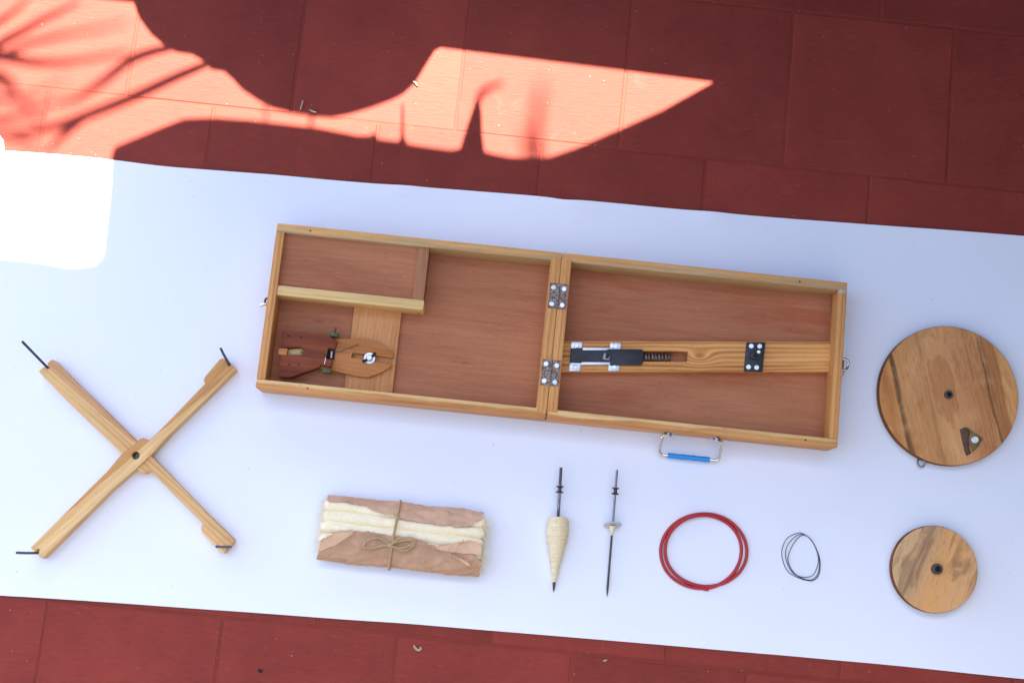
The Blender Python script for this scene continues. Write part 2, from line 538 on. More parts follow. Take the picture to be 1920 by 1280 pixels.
M['bigwheel'] = wheel_wood('striped_teak_board', [
    (0.00, lin(190, 142, 86)), (0.09, lin(196, 150, 92)), (0.115, lin(146, 98, 52)), (0.20, lin(148, 98, 54)), (0.212, lin(50, 30, 16)), (0.228, lin(160, 108, 62)),
    (0.33, lin(172, 120, 76)), (0.44, lin(188, 140, 94)), (0.55, lin(194, 150, 100)), (0.68, lin(176, 128, 80)), (0.80, lin(184, 136, 84)),
    (0.835, lin(178, 126, 70)), (0.852, lin(74, 46, 24)), (0.872, lin(88, 56, 30)), (0.885, lin(186, 132, 68)), (0.94, lin(170, 116, 58)), (1.0, lin(180, 128, 66))],
    R(110), 0.166, heart=(0.006, 0.004, 0.040, 0.015))
M['smallwheel'] = wheel_wood('smudged_grey_yellow_board', [
    (0.0, lin(200, 164, 120)), (0.25, lin(202, 160, 110)), (0.42, lin(204, 158, 100)), (0.55, lin(194, 156, 108)), (0.68, lin(172, 146, 112)), (0.82, lin(188, 164, 126)), (1.0, lin(190, 168, 132))],
    R(75), 0.105, smudge=(0.50, 0.42))
M['arm'] = wood('pale_reel_wood', lin(190, 142, 86), lin(220, 178, 118), lin(232, 198, 140), ang=R(0), band=36)

# ------------------------------------------------------------------ floor and tiles (setting)
TS, TTH = 0.20315, 0.04967
TO = Vector((0.0943, 0.5344, 0))
bm = bmesh.new()
add_box(bm, -2.3, -3.4, -0.10, 3.2, 1.75, -0.0006)
floor = obj('floor', bm, M['grout'])
floor['kind'] = 'structure'
g = 0.0015
bm = bmesh.new()
hs_, ch = TS / 2 - g, 0.0011
pts_lo = [(-hs_, -hs_), (hs_, -hs_), (hs_, hs_), (-hs_, hs_)]
lo = [bm.verts.new((x, y, -0.006)) for x, y in pts_lo]
md = [bm.verts.new((x, y, -0.0006)) for x, y in pts_lo]
hi = [bm.verts.new((x * (1 - ch / hs_), y * (1 - ch / hs_), 0.0)) for x, y in pts_lo]
bm.faces.new(hi)
for i in range(4):
    j = (i + 1) % 4
    bm.faces.new((lo[i], lo[j], md[j], md[i]))
    bm.faces.new((md[i], md[j], hi[j], hi[i]))
tile_me = bpy.data.meshes.new('tile')
bmesh.ops.recalc_face_normals(bm, faces=bm.faces)
bm.to_mesh(tile_me)
bm.free()
tile_me.materials.append(M['tile'])
tu = Vector((math.cos(TTH), math.sin(TTH), 0))
tv = Vector((-tu.y, tu.x, 0))
for j in range(-6, 4):
    off = 0.0 if j % 2 == 0 else 0.1083
    for i in range(-7, 7):
        cpos = TO + tu * ((i + 0.5) * TS + off) + tv * ((j + 0.5) * TS)
        o = new_obj('tile', tile_me, floor)
        o.location = cpos + Vector((random.uniform(-1, 1) * 0.0004, random.uniform(-1, 1) * 0.0004, random.uniform(-0.00025, 0.0)))
        o.rotation_euler = (random.uniform(-1, 1) * 0.0012, random.uniform(-1, 1) * 0.0012, TTH + random.uniform(-1, 1) * 0.002)

bm = bmesh.new()
add_box(bm, -60, -60, -0.5, 60, 60, -0.25)
t = NT('sandy_ground')
n1 = t.noise(t.coord(False), 2.0, 6, 0.65)
M['ground'] = t.out(t.ramp(n1, [(0.3, (0.20, 0.19, 0.15, 1)), (0.7, (0.30, 0.28, 0.23, 1))]), 0.9, 0.0, n1, 0.3, 0.02)
ground = obj('ground', bm, M['ground'])
ground['kind'] = 'structure'

# ------------------------------------------------------------------ added unseen screen and walls that block and shape the light
tu = Vector((math.cos(TTH), math.sin(TTH), 0))
tv = Vector((-tu.y, tu.x, 0))
SCREEN_D = max(P(0, 0).dot(tv), P(1920, 0).dot(tv)) + 0.14        # how far off the added screen stands
def sunpt(px, py, off=0.0):
    """where the sun ray to this floor point passes the screen (or off metres beyond it)"""
    p = P(px, py, 0)
    return p + SUN * ((SCREEN_D + off - p.dot(tv)) / SUN.dot(tv))

lit = [(-420, -40), (-200, -30), (60, -12), (150, -4), (250, 5), (262, 36), (283, 65), (303, 82), (330, 99), (360, 103), (384, 117), (395, 131), (420, 135), (437, 150), (455, 170),
       (485, 190), (510, 203), (545, 212), (590, 219), (622, 221), (655, 215), (695, 203), (740, 186), (757, 176), (778, 157), (800, 120), (815, 96), (826, 90),
       (1345, 155), (1240, 213), (1170, 244), (1080, 283), (1030, 300), (985, 302), (955, 300), (932, 296), (908, 290), (904, 262), (902, 215), (898, 192), (892, 192),
       (874, 245), (862, 284), (845, 287), (800, 281), (764, 275), (757, 262), (756, 200), (753, 200), (751, 262), (746, 271), (708, 266), (703, 254), (694, 260), (670, 260), (600, 246), (470, 231), (400, 226), (345, 228),
       (300, 245), (240, 270), (214, 281), (208, 298), (204, 350), (196, 420), (191, 468), (186, 488), (176, 498), (135, 503), (60, 490), (0, 485), (-420, 440)]
hole = [sunpt(x, y) for x, y in lit]  # opening follows the outline of the sunlit patches
bm = bmesh.new()
outer = [tu * x + tv * SCREEN_D + Vector((0, 0, z)) for x, z in ((-1.7, -0.001), (1.6, -0.001), (1.6, 1.48), (-1.7, 1.48))]
edges = []
for loop in (outer, hole):
    vs_ = [bm.verts.new(p) for p in loop]
    for i in range(len(vs_)):
        edges.append(bm.edges.new((vs_[i], vs_[(i + 1) % len(vs_)])))
bmesh.ops.triangle_fill(bm, use_beauty=True, use_dissolve=False, edges=edges)
res = bmesh.ops.extrude_face_region(bm, geom=bm.faces[:])
bmesh.ops.translate(bm, vec=tv * 0.004, verts=[e for e in res['geom'] if isinstance(e, bmesh.types.BMVert)])
screen = obj('porch_screen', bm, M['roofmat'], smooth=0)  # added unseen board, its opening cut to throw the sun patches
screen['kind'] = 'structure'
bm = bmesh.new()
add_box(bm, 1.02, -0.9, -0.002, 1.2, 0.90, 2.0)
add_box(bm, -1.7, -0.95, -0.002, 1.2, -0.75, 4.0)
wall = obj('wall', bm, M['wallmat'], smooth=0)  # unseen walls added to block skylight from the right and behind
wall['kind'] = 'structure'

# leaves outside the screen opening: only their shadows reach the picture
palm = thing('palm_plant', 'palm leaves outside the frame, their streaked shadows on the sunlit floor', 'plant', sunpt(-330, 150, 0.1))
def blade(px_path, w0, h0, h1):
    n = len(px_path)
    c_ = catmull([sunpt(x, y, h0 + (h1 - h0) * i / (n - 1)) for i, (x, y) in enumerate(px_path)], 6)
    bm = bmesh.new()
    m = len(c_)
    rows = []
    for i, p in enumerate(c_):
        tdir = (c_[min(i + 1, m - 1)] - c_[max(i - 1, 0)]).normalized()
        side = tdir.cross(SUN).normalized()
        w = w0 * 0.5 * (0.35 + 0.65 * math.sin(math.pi * min(1, 0.12 + 0.86 * i / (m - 1))))
        rows.append([bm.verts.new(p - side * w), bm.verts.new(p - SUN * w * 0.35), bm.verts.new(p + side * w)])
    for A, B in zip(rows, rows[1:]):
        bm.faces.new((A[0], A[1], B[1], B[0]))
        bm.faces.new((A[1], A[2], B[2], B[1]))
    ret = bmesh.ops.extrude_face_region(bm, geom=bm.faces[:])
    bmesh.ops.translate(bm, vec=SUN * 0.0008, verts=[e for e in ret['geom'] if isinstance(e, bmesh.types.BMVert)])
    obj('leaf', bm, M['leafgreen'], palm, world=True)
for path, w, h0, h1 in [
    ([(-330, 150), (-60, 104), (20, 70), (85, 35), (150, 4)], 0.0095, 0.15, 0.50),
    ([(-330, 150), (-80, 80), (-10, 46), (30, 18), (60, -8)], 0.008, 0.15, 0.60),
    ([(-330, 150), (-50, 116), (60, 80), (150, 60), (240, 43)], 0.0075, 0.15, 0.85),
    ([(-330, 150), (-60, 98), (10, 106), (60, 116), (130, 116), (245, 97)], 0.0100, 0.15, 0.55),
    ([(-330, 150), (-70, 96), (-5, 103), (40, 113), (80, 122)], 0.013, 0.15, 0.40),
    ([(330, 88), (285, 98), (240, 116), (190, 155), (140, 186), (75, 200)], 0.0105, 0.10, 0.60),
    ([(394, 118), (330, 145), (250, 182), (165, 216), (100, 238), (50, 247), (-10, 255)], 0.0115, 0.10, 0.50),
    ([(185, 202), (145, 232), (112, 260), (80, 292)], 0.009, 0.20, 0.40),
    ([(-330, 150), (-80, 215), (0, 226), (40, 216), (90, 205)], 0.0085, 0.15, 0.70),
    ([(-330, 150), (-80, 140), (0, 152), (30, 178), (55, 205), (80, 240)], 0.008, 0.15, 0.90),
    ([(-330, 150), (-100, 130), (-20, 136), (10, 146), (30, 162)], 0.012, 0.15, 0.70),
    ([(-330, 150), (-80, 170), (0, 186), (60, 180), (125, 150)], 0.007, 0.15, 1.00),
    ([(-330, 150), (-100, 190), (-20, 246), (40, 262), (75, 280)], 0.008, 0.15, 0.60),
    ([(894, 205), (899, 182), (915, 166), (945, 154)], 0.0085, 0.25, 0.50),
    ([(1012, 312), (1006, 268), (1006, 220), (1012, 184), (1020, 150)], 0.0125, 1.10, 1.50),
    ([(1000, 312), (990, 275), (985, 240)], 0.012, 1.10, 1.30),
    ([(497, 190), (498, 210), (499, 240)], 0.0035, 0.30, 0.32), ([(585, 214), (583, 234), (581, 258)], 0.005, 0.30, 0.32),
]:
    blade(path, w, h0, h1)

# ------------------------------------------------------------------ the sheet of paper
top_px = [(-260, 262), (-60, 280), (8, 284), (110, 291), (211, 300.5), (310, 313), (420, 322), (530, 330), (660, 342), (760, 350), (860, 357), (1010, 369), (1060, 376), (1130, 380), (1250, 391), (1400, 404.5), (1560, 417), (1700, 427), (1920, 443), (2180, 463)]
bot_px = [(-260, 1098), (0, 1115.5), (60, 1119), (213, 1129), (350, 1139), (480, 1148), (640, 1160), (760, 1168), (880, 1178), (1050, 1192), (1240, 1208), (1400, 1222), (1460, 1227), (1560, 1236), (1700, 1249), (1920, 1272), (2180, 1296)]
def along(pxs):
    c_ = catmull([P(x, y, 0) for x, y in pxs], 10)
    def at(x):
        for a, b in zip(c_, c_[1:]):
            if a.x <= x <= b.x:
                k = (x - a.x) / (b.x - a.x)
                return a.lerp(b, k)
        return c_[0] if x < c_[0].x else c_[-1]
    return at
tp, bt = along(top_px), along(bot_px)
x_lo, x_hi = P(-250, 700).x, P(2170, 800).x
NX, NY = 260, 90
bm = bmesh.new()
grid = []
for i in range(NX + 1):
    x = x_lo + (x_hi - x_lo) * i / NX
    a, b = bt(x), tp(x)
    row = []
    for j in range(NY + 1):
        k = j / NY
        k = 0.5 - 0.5 * math.cos(math.pi * k) if True else k
        p = a.lerp(b, k)
        e = min(k, 1 - k) * 0.53
        near = math.exp(-(e / 0.018) ** 2)
        wav = 0.5 + 0.5 * noise.noise(Vector((x * 9, 3.0 if k > 0.5 else 9.0, 0)))
        z = 0.0010 + 0.0030 * near * wav + 0.0002 * noise.noise(Vector((p.x * 7, p.y * 7, 2)))
        if k > 0.5:
            for bx in (P(765, 350).x, P(1085, 378).x, P(1335, 398).x):
                z += 0.0030 * math.exp(-((x - bx) / 0.022) ** 2) * math.exp(-(e / 0.012) ** 2)
        row.append(bm.verts.new((p.x, p.y, z)))
    grid.append(row)
for i in range(NX):
    for j in range(NY):
        bm.faces.new((grid[i][j], grid[i + 1][j], grid[i + 1][j + 1], grid[i][j + 1]))
ret = bmesh.ops.extrude_face_region(bm, geom=bm.faces[:])
bmesh.ops.translate(bm, vec=(0, 0, -0.0003), verts=[e for e in ret['geom'] if isinstance(e, bmesh.types.BMVert)])
paper = obj('paper_sheet', bm, M['paper'], smooth=60)
tag(paper, 'long white paper sheet spread over the red floor beneath all the tools', 'paper')
bm = prism([P(x, y) for x, y in [(-240, 236), (-30, 250), (0, 254.5), (7, 264), (8.5, 290), (-240, 276)]], 0.0004, 0.0007)
scrap = obj('paper_corner', bm, M['paper'])
tag(scrap, 'small white paper corner poking out at the left edge above the sheet', 'paper')
PZ = 0.0013

# ------------------------------------------------------------------ small fastener meshes
def screw_mesh(name, r, h=0.0012):
    bm = bmesh.new()
    for s in (-1, 1):
        n = 9
        arc = []
        a0 = math.asin(0.16)
        for k in range(n):
            a = a0 + (math.pi - 2 * a0) * k / (n - 1)
            arc.append((math.cos(a) * r, s * math.sin(a) * r))
        lo_ = [bm.verts.new((x, y, 0)) for x, y in arc]
        m_ = [bm.verts.new((x, y, h * 0.45)) for x, y in arc]
        hi_ = [bm.verts.new((x * 0.8, y * 0.8 + s * 0.032 * r, h)) for x, y in arc]
        bm.faces.new(hi_)
        for k in range(n):
            k2 = (k + 1) % n
            bm.faces.new((lo_[k], lo_[k2], m_[k2], m_[k]))
            bm.faces.new((m_[k], m_[k2], hi_[k2], hi_[k]))
    add_prism(bm, [(math.cos(k * math.pi / 8) * r * 0.97, math.sin(k * math.pi / 8) * r * 0.97) for k in range(16)], -0.0004, h * 0.35)
    bmesh.ops.recalc_face_normals(bm, faces=bm.faces)
    me = bpy.data.meshes.new(name)
    bm.to_mesh(me)
    bm.free()
    me.materials.append(M['screw'])
    me.shade_smooth()
    me.set_sharp_from_angle(angle=R(35))
    return me
SCREW = screw_mesh('screw', 0.0030)
SCREW_S = screw_mesh('screw', 0.0027)
def screw(parent, a, b, z, ang, me=SCREW):
    o = new_obj('screw', me, parent)
    o.location = mm(a, b, z)
    o.rotation_euler = (random.uniform(-0.12, 0.12), random.uniform(-0.12, 0.12), R(ang))
    return o
bm = lathe([(0.0, -0.0008), (0.0011, -0.0008), (0.0011, 0.0002), (0.0006, 0.0004), (0.0, 0.0004)], seg=10)
NAIL = bpy.data.meshes.new('nail')
bm.to_mesh(NAIL)
bm.free()
NAIL.materials.append(M['dark'])
def nail(parent, a, b, z, s=1.0):
    o = new_obj('nail', NAIL, parent)
    o.location = mm(a, b, z)
    o.scale = (s, s, 1)
    return o

# ------------------------------------------------------------------ the hinged case (local millimetres: a along, b across)
BW, BD, BH, FL = 678.0, 196.5, 45.0, 9.0
BTH = 0.0506
bc = Vector((0.04848, 0.28481, 0))
bu, bv = Vector((math.cos(BTH), math.sin(BTH), 0)), Vector((-math.sin(BTH), math.cos(BTH), 0))
case = thing('hinged_case', 'open honey-coloured wooden hinged case with two shallow plywood-lined trays', 'wooden case', bc - bu * (BW / 2000) - bv * (BD / 2000) + Vector((0, 0, PZ)), BTH)
JT = 338.2
RT = 10.3
for a0, a1 in ((0, JT - 0.5), (JT + 0.5, BW)):
    obj('back_rail', boxmm(a0, BD - RT, 0, a1, BD, BH, 1.5), M['rail_back'], case)
    obj('front_rail', boxmm(a0, 0, 0, a1, RT, BH, 1.5), M['rail_front'], case)
    obj('base_panel', boxmm(a0 + 4, 4, 0.6, a1 - 4, BD - 4, FL), M['ply'], case)
obj('end_rail', boxmm(0.2, RT, 0.2, 10.0, BD - RT, BH - 0.2, 0.8), M['honey_y'], case)
obj('end_rail', boxmm(BW - 10.4, RT, 0.2, BW - 0.2, BD - RT, BH - 0.2, 0.8), M['honey_y'], case)
obj('hinge_rail', boxmm(325.8, 6.8, 0.4, JT - 0.25, 189.4, BH + 0.5, 0.35), M['honey_y'], case)
obj('hinge_rail', boxmm(JT + 0.25, 6.8, 0.4, 350.2, 189.4, BH + 0.5, 0.35), M['honey_y'], case)
for a, b in ((40, 191), (60, 5.2), (621, 191.5), (640, 5)):
    nail(case, a, b, BH)
# shallow tray in the upper left corner
obj('tray_panel', boxmm(8, 118, 33.5, 175, BD - 8, 36.0), M['ply'], case)
obj('tray_rail', boxmm(10.0, 111.2, FL, 182.4, 122.6, 43.2, 0.5), M['tray_rail'], case)
obj('tray_end_rail', boxmm(168.6, 122.6, FL, 181.6, BD - RT, 42.0, 0.4), M['tray_post'], case)
nail(case, 176, 111.4, 20, 0.8)
# light strip screwed across the left tray
obj('cross_strip', boxmm(99, RT - 1, FL, 155.7, 112, 15.0, 0.6), M['strip'], case)

# spindle holder: dark block, pivoting paddle, wing nut, wire
Z0, Z1 = 0.0160, 0.0270
hold = obj('spindle_holder', prism([mm(a, b) for a, b in [(20.4, 72.2), (70, 73.6), (70.5, 71.4), (76.5, 71.0), (85.4, 65.8), (84.2, 56.6), (76.0, 57.0), (75.2, 44.0), (82.8, 43.8), (81.8, 34.8), (69.5, 36.2), (69.0, 33.4), (37.0, 18.0), (22.4, 17.0),
                  (21.6, 43.2), (46, 45.6), (47.5, 47.8), (47, 52.0), (44, 54.2), (38, 54.0), (21, 50.6)]], Z0, Z1 + 0.003, 0.0005), M['holder'], case)
obj('key_insert', prism([mm(a, b) for a, b in [(29.0, 44.2), (47.5, 45.0), (47.8, 52), (44, 54.0), (29.0, 51.6)]], 0.0150, 0.0222, 0.0002), M['insert'], hold)
obj('key_end', prism([mm(a, b) for a, b in [(18.6, 42.8), (28.8, 43.6), (28.8, 51.2), (18.6, 50.4)]], 0.0150, 0.0296, 0.0004), M['paddle'], hold)
pad_bm = prism([mm(a, b) for a, b in [(66, 70.6), (85, 70.3), (112, 73.2), (127, 72.0), (140, 67.4), (152, 60.6), (152.6, 54.4), (104.5, 55.2), (103.4, 49.6), (152.0, 46.8), (152.2, 44.6), (140, 35.0), (126, 28.2), (112, 28.0), (88, 31.4), (66, 33)]], 0.0152, 0.0225, 0.0006)
obj('paddle', pad_bm, M['paddle'], hold)
for b0, b1 in ((71.5, 75.8), (27.6, 31.8)):
    a_ = 80.5 if b0 > 50 else 77.5
    obj('felt_washer', lathe([(0, 0), (0.0058, 0), (0.0062, 0.0006), (0.0062, (b1 - b0) * 0.001 - 0.0006), (0.0058, (b1 - b0) * 0.001), (0, (b1 - b0) * 0.001)], axis_matrix(Vector(mm(a_, b0, 24.5)), (0, 1, 0)), 24), M['green'], hold)
obj('axle', tube([mm(80.6, 70, 24.5), mm(81.4, 82.5, 24.5)], 0.0011, 8), M['rustdark'], hold)
obj('pivot_gap', boxmm(74.5, 44.6, 15.4, 84.0, 56.2, 22.9), M['dark'], hold)  # near-black block standing in for the shade of an open gap
hel = [Vector(mm(80.2 + 1.5 * math.cos(k * 0.9), 46 + k * 0.10, 25.5 + 1.5 * math.sin(k * 0.9))) for k in range(0, 86)]
obj('spring', tube(hel, 0.00035, 5), M['steel'], hold)
obj('wire_arm', tube(catmull([mm(79, 54, 27), mm(84, 53.6, 27.5), mm(91.5, 54.6, 27), mm(95, 58, 26.5), mm(104, 62, 26), mm(111, 66.0, 25.5)], 6), 0.00055, 6), M['hub'], hold)
obj('wire_pin', tube([mm(74.2, 37.6, 30.2), mm(74.6, 45, 30.3)], 0.0005, 6), M['screw'], hold)
for a, b in ((28, 66), (43, 66), (33.2, 32.6), (44.2, 33.2)):
    nail(hold, a, b, Z1 * 1000 + 3.0, 1.1)
nail(hold, 44.5, 49.6, 22.3, 1.0)
nb = lathe([(0, 0), (0.0066, 0), (0.0066, 0.0010), (0.0040, 0.0012), (0.0038, 0.0042), (0.0030, 0.0056), (0, 0.0060)], Matrix.Translation(mm(125, 50.8, 22.6)), 24)
nut = obj('wing_nut', nb, M['steel'], hold)
for s in (-1, 1):
    d = Vector((math.cos(R(40)), math.sin(R(40)), 0)) * s
    c0 = Vector(mm(125, 50.8, 25.5))
    add = bmesh.new()
    add_tube(add, [c0 + d * 0.0030, c0 + d * 0.0060 + Vector((0, 0, 0.002)), c0 + d * 0.0085 + Vector((0, 0, 0.004))], lambda t_: 0.0014 + 0.0004 * t_, 8)
    o = obj('wing', add, M['blacksteel'], hold)

# hinges
for b0, b1, angs in ((128.6, 158.8, (0, 80, -60, 20)), (37.2, 67.6, (70, 35, 40, 10))):
    hb = bmesh.new()
    add_box(hb, *mm(327.4, b0, 45.2, 337.0, b1, 46.2))
    add_box(hb, *mm(339.4, b0, 45.2, 349.0, b1, 46.2))
    h_ = obj('hinge', hb, M['hinge'], case)
    for k in range(3):
        y0 = b0 + (b1 - b0) * k / 3 + 0.2
        y1 = b0 + (b1 - b0) * (k + 1) / 3 - 0.2
        obj('knuckle', tube([mm(338.2, y0, 46.3), mm(338.2, y1, 46.3)], 0.0013, 10), M['hinge'], h_)
    for (a, b), an in zip(((331.9, b1 - 5.2), (344.4, b1 - 6.0), (331.6, b0 + 5.0), (344.0, b0 + 4.8)), angs):
        screw(h_, a, b, 46.2, an)
    obj('hinge_groove', boxmm(337.2, b0 + 0.2, 44.9, 339.2, b1 - 0.2, 45.62), M['dark'], h_)  # dark strip laid between the leaves as the groove's shade

# slanting wheel bar in the right tray, with slot
def q(s, w):                                   # along and across the bar
    x = 350.4 + (668.0 - 350.4) * s
    lo_b = 58.4 + (91.7 - 58.4) * s
    hi_b = 95.2 + (127.9 - 95.2) * s
    return (x, lo_b + (hi_b - lo_b) * w)
BZ = 22.0
bm = bmesh.new()
s1, s2 = (410 - 350.4) / 317.6, (499 - 350.4) / 317.6
for quad in ([(0, 0), (s1, 0), (s1, 1), (0, 1)], [(s1, 0), (s2, 0), (s2, 0.33), (s1, 0.33)], [(s1, 0.67), (s2, 0.67), (s2, 1), (s1, 1)], [(s2, 0), (1, 0), (1, 1), (s2, 1)]):
    add_prism(bm, [mm(*q(*p)) for p in quad], 0.0085, BZ * 0.001)
bmesh.ops.remove_doubles(bm, verts=bm.verts, dist=1e-5)
dup = {}
for f_ in bm.faces:
    dup.setdefault(tuple(sorted(v.index for v in f_.verts)), []).append(f_)
bm.verts.index_update()
dup = {}
for f_ in bm.faces:
    dup.setdefault(tuple(sorted(v.index for v in f_.verts)), []).append(f_)
bmesh.ops.delete(bm, geom=[f_ for fs in dup.values() if len(fs) > 1 for f_ in fs], context='FACES_ONLY')
bar = obj('wheel_bar', bm, M['bar'], case)
for s_ in ((419.5 - 350.4) / 317.6,):
    a0 = q(s_, 0.66); a1 = q(s_, 1.0)
    obj('pencil_line', prism([mm(a0[0] - .3, a0[1]), mm(a0[0] + .3, a0[1]), mm(a1[0] - .5, a1[1]), mm(a1[0] - 1.1, a1[1])], BZ * .001, BZ * .001 + 0.00008), M['rustdark'], bar)
# slide bolt: black plate on silver guides held by four screwed tabs
BA = math.atan2(33.3, 317.6)
def bq(x, w):
    return q((x - 350.4) / 317.6, w)
plate_poly = [bq(360.2, 0.285), bq(374, 0.27), bq(374, 0.315), bq(408, 0.315), bq(408, 0.20), bq(443.5, 0.20), bq(446.5, 0.28), bq(446.0, 0.64), bq(443.5, 0.72), bq(404, 0.73), bq(402, 0.685), bq(374, 0.685), bq(374, 0.76), bq(360.0, 0.75)]
slide = obj('slide_bolt', prism([mm(*p) for p in plate_poly], 0.0238, 0.0262, 0.0003), M['blacksteel'], case)
for w0, w1 in ((0.215, 0.31), (0.69, 0.775)):
    obj('guide', prism([mm(*bq(361, w0)), mm(*bq(412, w0)), mm(*bq(412, w1)), mm(*bq(361, w1))], 0.0221, 0.0246, 0.0002), M['steel'], slide)
for x0, w0, an in ((360.0, 0.72, 70), (406.0, 0.70, 85), (360.4, 0.015, 20), (406.5, 0.02, -30)):
    w1 = w0 + 0.25
    tb = obj('tab', prism([mm(*bq(x0, w0)), mm(*bq(x0 + 13.0, w0)), mm(*bq(x0 + 13.0, w1)), mm(*bq(x0, w1))], 0.02206, 0.0236, 0.0002), M['steel'], slide)
    cx, cy = bq(x0 + 6.6, w0 + 0.125)
    screw(slide, cx, cy, 23.6, an, SCREW_S)
px_, py_ = bq(402.5, 0.47)
obj('post_block', prism([mm(px_ - 4.2, py_ - 3.8), mm(px_ + 4.2, py_ - 4.4), mm(px_ + 4.6, py_ + 3.4), mm(px_ - 3.4, py_ + 4.2)], 0.0262, 0.0292, 0.0005), M['greysteel'], slide)
obj('post', tube([mm(px_ + 0.6, py_ - 0.5, 29), mm(px_ + 1.4, py_ + 1.2, 34), mm(px_ + 1.8, py_ + 2.6, 44)], 0.0021, 12), M['blacksteel'], slide)
sp0, sp1 = Vector(mm(*bq(445, 0.49), 16.5)), Vector(mm(*bq(481, 0.49), 16.5))
ax = (sp1 - sp0)
nrm = Vector((-ax.y, ax.x, 0)).normalized()
hel = [sp0 + ax * (k / 200) + nrm * 0.0048 * math.cos(k * 2 * math.pi / 22) + Vector((0, 0, 0.0048 * math.sin(k * 2 * math.pi / 22))) for k in range(201)]
obj('coil_spring', tube(hel, 0.00075, 6), M['greysteel'], case)
# bearing plate
bp = obj('bearing_plate', prism([mm(*p) for p in [(566.6, 81.0), (588.4, 82.6), (589.6, 118.6), (567.4, 116.4)]], 0.0221, 0.0246, 0.0003), M['blacksteel'], case)
for a, b, an in ((573.0, 112.2, -30), (583.0, 113.0, 55), (571.6, 87.0, 0), (581.2, 87.2, 50)):
    screw(bp, a, b, 24.6, an)
obj('square_nut', prism([mm(571.6, 97.0), mm(581.6, 96.0), mm(582.6, 105.2), mm(573.0, 106.2)], 0.0246, 0.0292, 0.0006), M['blacksteel'], bp)
obj('axle_pin', tube([mm(577.4, 101.0, 29), mm(578.4, 102.4, 46)], 0.0024, 14), M['blacksteel'], bp)
obj('axle_tip', lathe([(0, 0.0009), (0.0016, 0.0007), (0.0022, 0), (0.0022, -0.001), (0, -0.001)], Matrix.Translation(mm(578.4, 102.4, 46.4)), 14), M['screw'], bp)

# handle on the front rail
hz = 24
hp = [mm(483, 1.5, hz), mm(483, -2.6, hz), mm(477.5, -4.4, hz - 1), mm(476.6, -9, hz - 3), mm(476.8, -21, 9), mm(479.5, -25.2, 7), mm(486, -25.4, 6.8), mm(512, -25.4, 6.8), mm(538, -25.4, 6.8), mm(545, -25.2, 7), mm(548, -21, 9), mm(547.4, -9, hz - 3), mm(546.6, -4.4, hz - 1), mm(541, -2.6, hz), mm(541, 1.5, hz)]
hnd = obj('handle', tube(catmull(hp, 6), 0.00165, 10), M['chrome'], case)
gp = [Vector(mm(487 + 50 * k / 24, -25.4, 6.8)) for k in range(25)]
obj('grip', tube(gp, lambda t_: 0.0031 + 0.00035 * math.exp(-((t_ * 4 % 1 - 0.5) / 0.09) ** 2), 14), M['blueplastic'], hnd)
for a in (483, 541):
    ring = [Vector(mm(a + 4.0 * math.cos(k * 2 * math.pi / 20), -2.6 - 1.8 * math.sin(k * 2 * math.pi / 20), hz + 3.2 * math.sin(k * 2 * math.pi / 20))) for k in range(20)]
    obj('eyelet', tube(ring, 0.0010, 8, True), M['chrome'], hnd)
    obj('eyelet_plate', lathe([(0, 0.0012), (0.0045, 0.0011), (0.0062, 0.0003), (0.0062, 0), (0, 0)], axis_matrix(Vector(mm(a + (4 if a < 500 else -4), -0.1, hz + 2)), (0, -1, 0)), 20), M['chrome'], hnd)
obj('tape', prism([mm(667.5, 182.5), mm(674, 182.8), mm(678.4, 185.6), mm(676, 188.2), mm(669.5, 188.6), mm(667, 186)], 0.04505, 0.0454, 0.0001), M['tape'], case)
# hook latches at both ends
hk = obj('hook_latch', tube(catmull([mm(1, 108.5, 30), mm(-3.5, 107.8, 30), mm(-4.6, 104.0, 30), mm(-3.6, 101.6, 30)], 5), 0.0013, 8), M['rustdark'], case)
obj('hook_tip', tube(catmull([mm(-1.0, 100.8, 30), mm(-5, 100.4, 31), mm(-9.2, 98.6, 31)], 5), 0.0017, 8), M['chrome'], hk)
cl = obj('catch_latch', boxmm(BW - 0.3, 88, 18, BW + 1.0, 113, 34, 0.3), M['steel'], case)
obj('catch_loop', tube(catmull([mm(BW + 0.6, 107.0, 30), mm(BW + 5.6, 107.4, 31), mm(BW + 9.4, 105.5, 31), mm(BW + 9.8, 100, 31), mm(BW + 8, 95.2, 31), mm(BW + 2.5, 94.2, 30)], 6), 0.0014, 8), M['chrome'], cl)
obj('catch_lever', prism([mm(BW + 0.9, 86), mm(BW + 5.6, 87.0), mm(BW + 7.6, 93.8), mm(BW + 3.4, 96), mm(BW + 0.9, 93)], 0.022, 0.0285, 0.0008), M['steel'], cl)
obj('catch_eye', boxmm(BW + 0.9, 97, 24, BW + 5.4, 106.0, 29, 0.5), M['blacksteel'], cl)

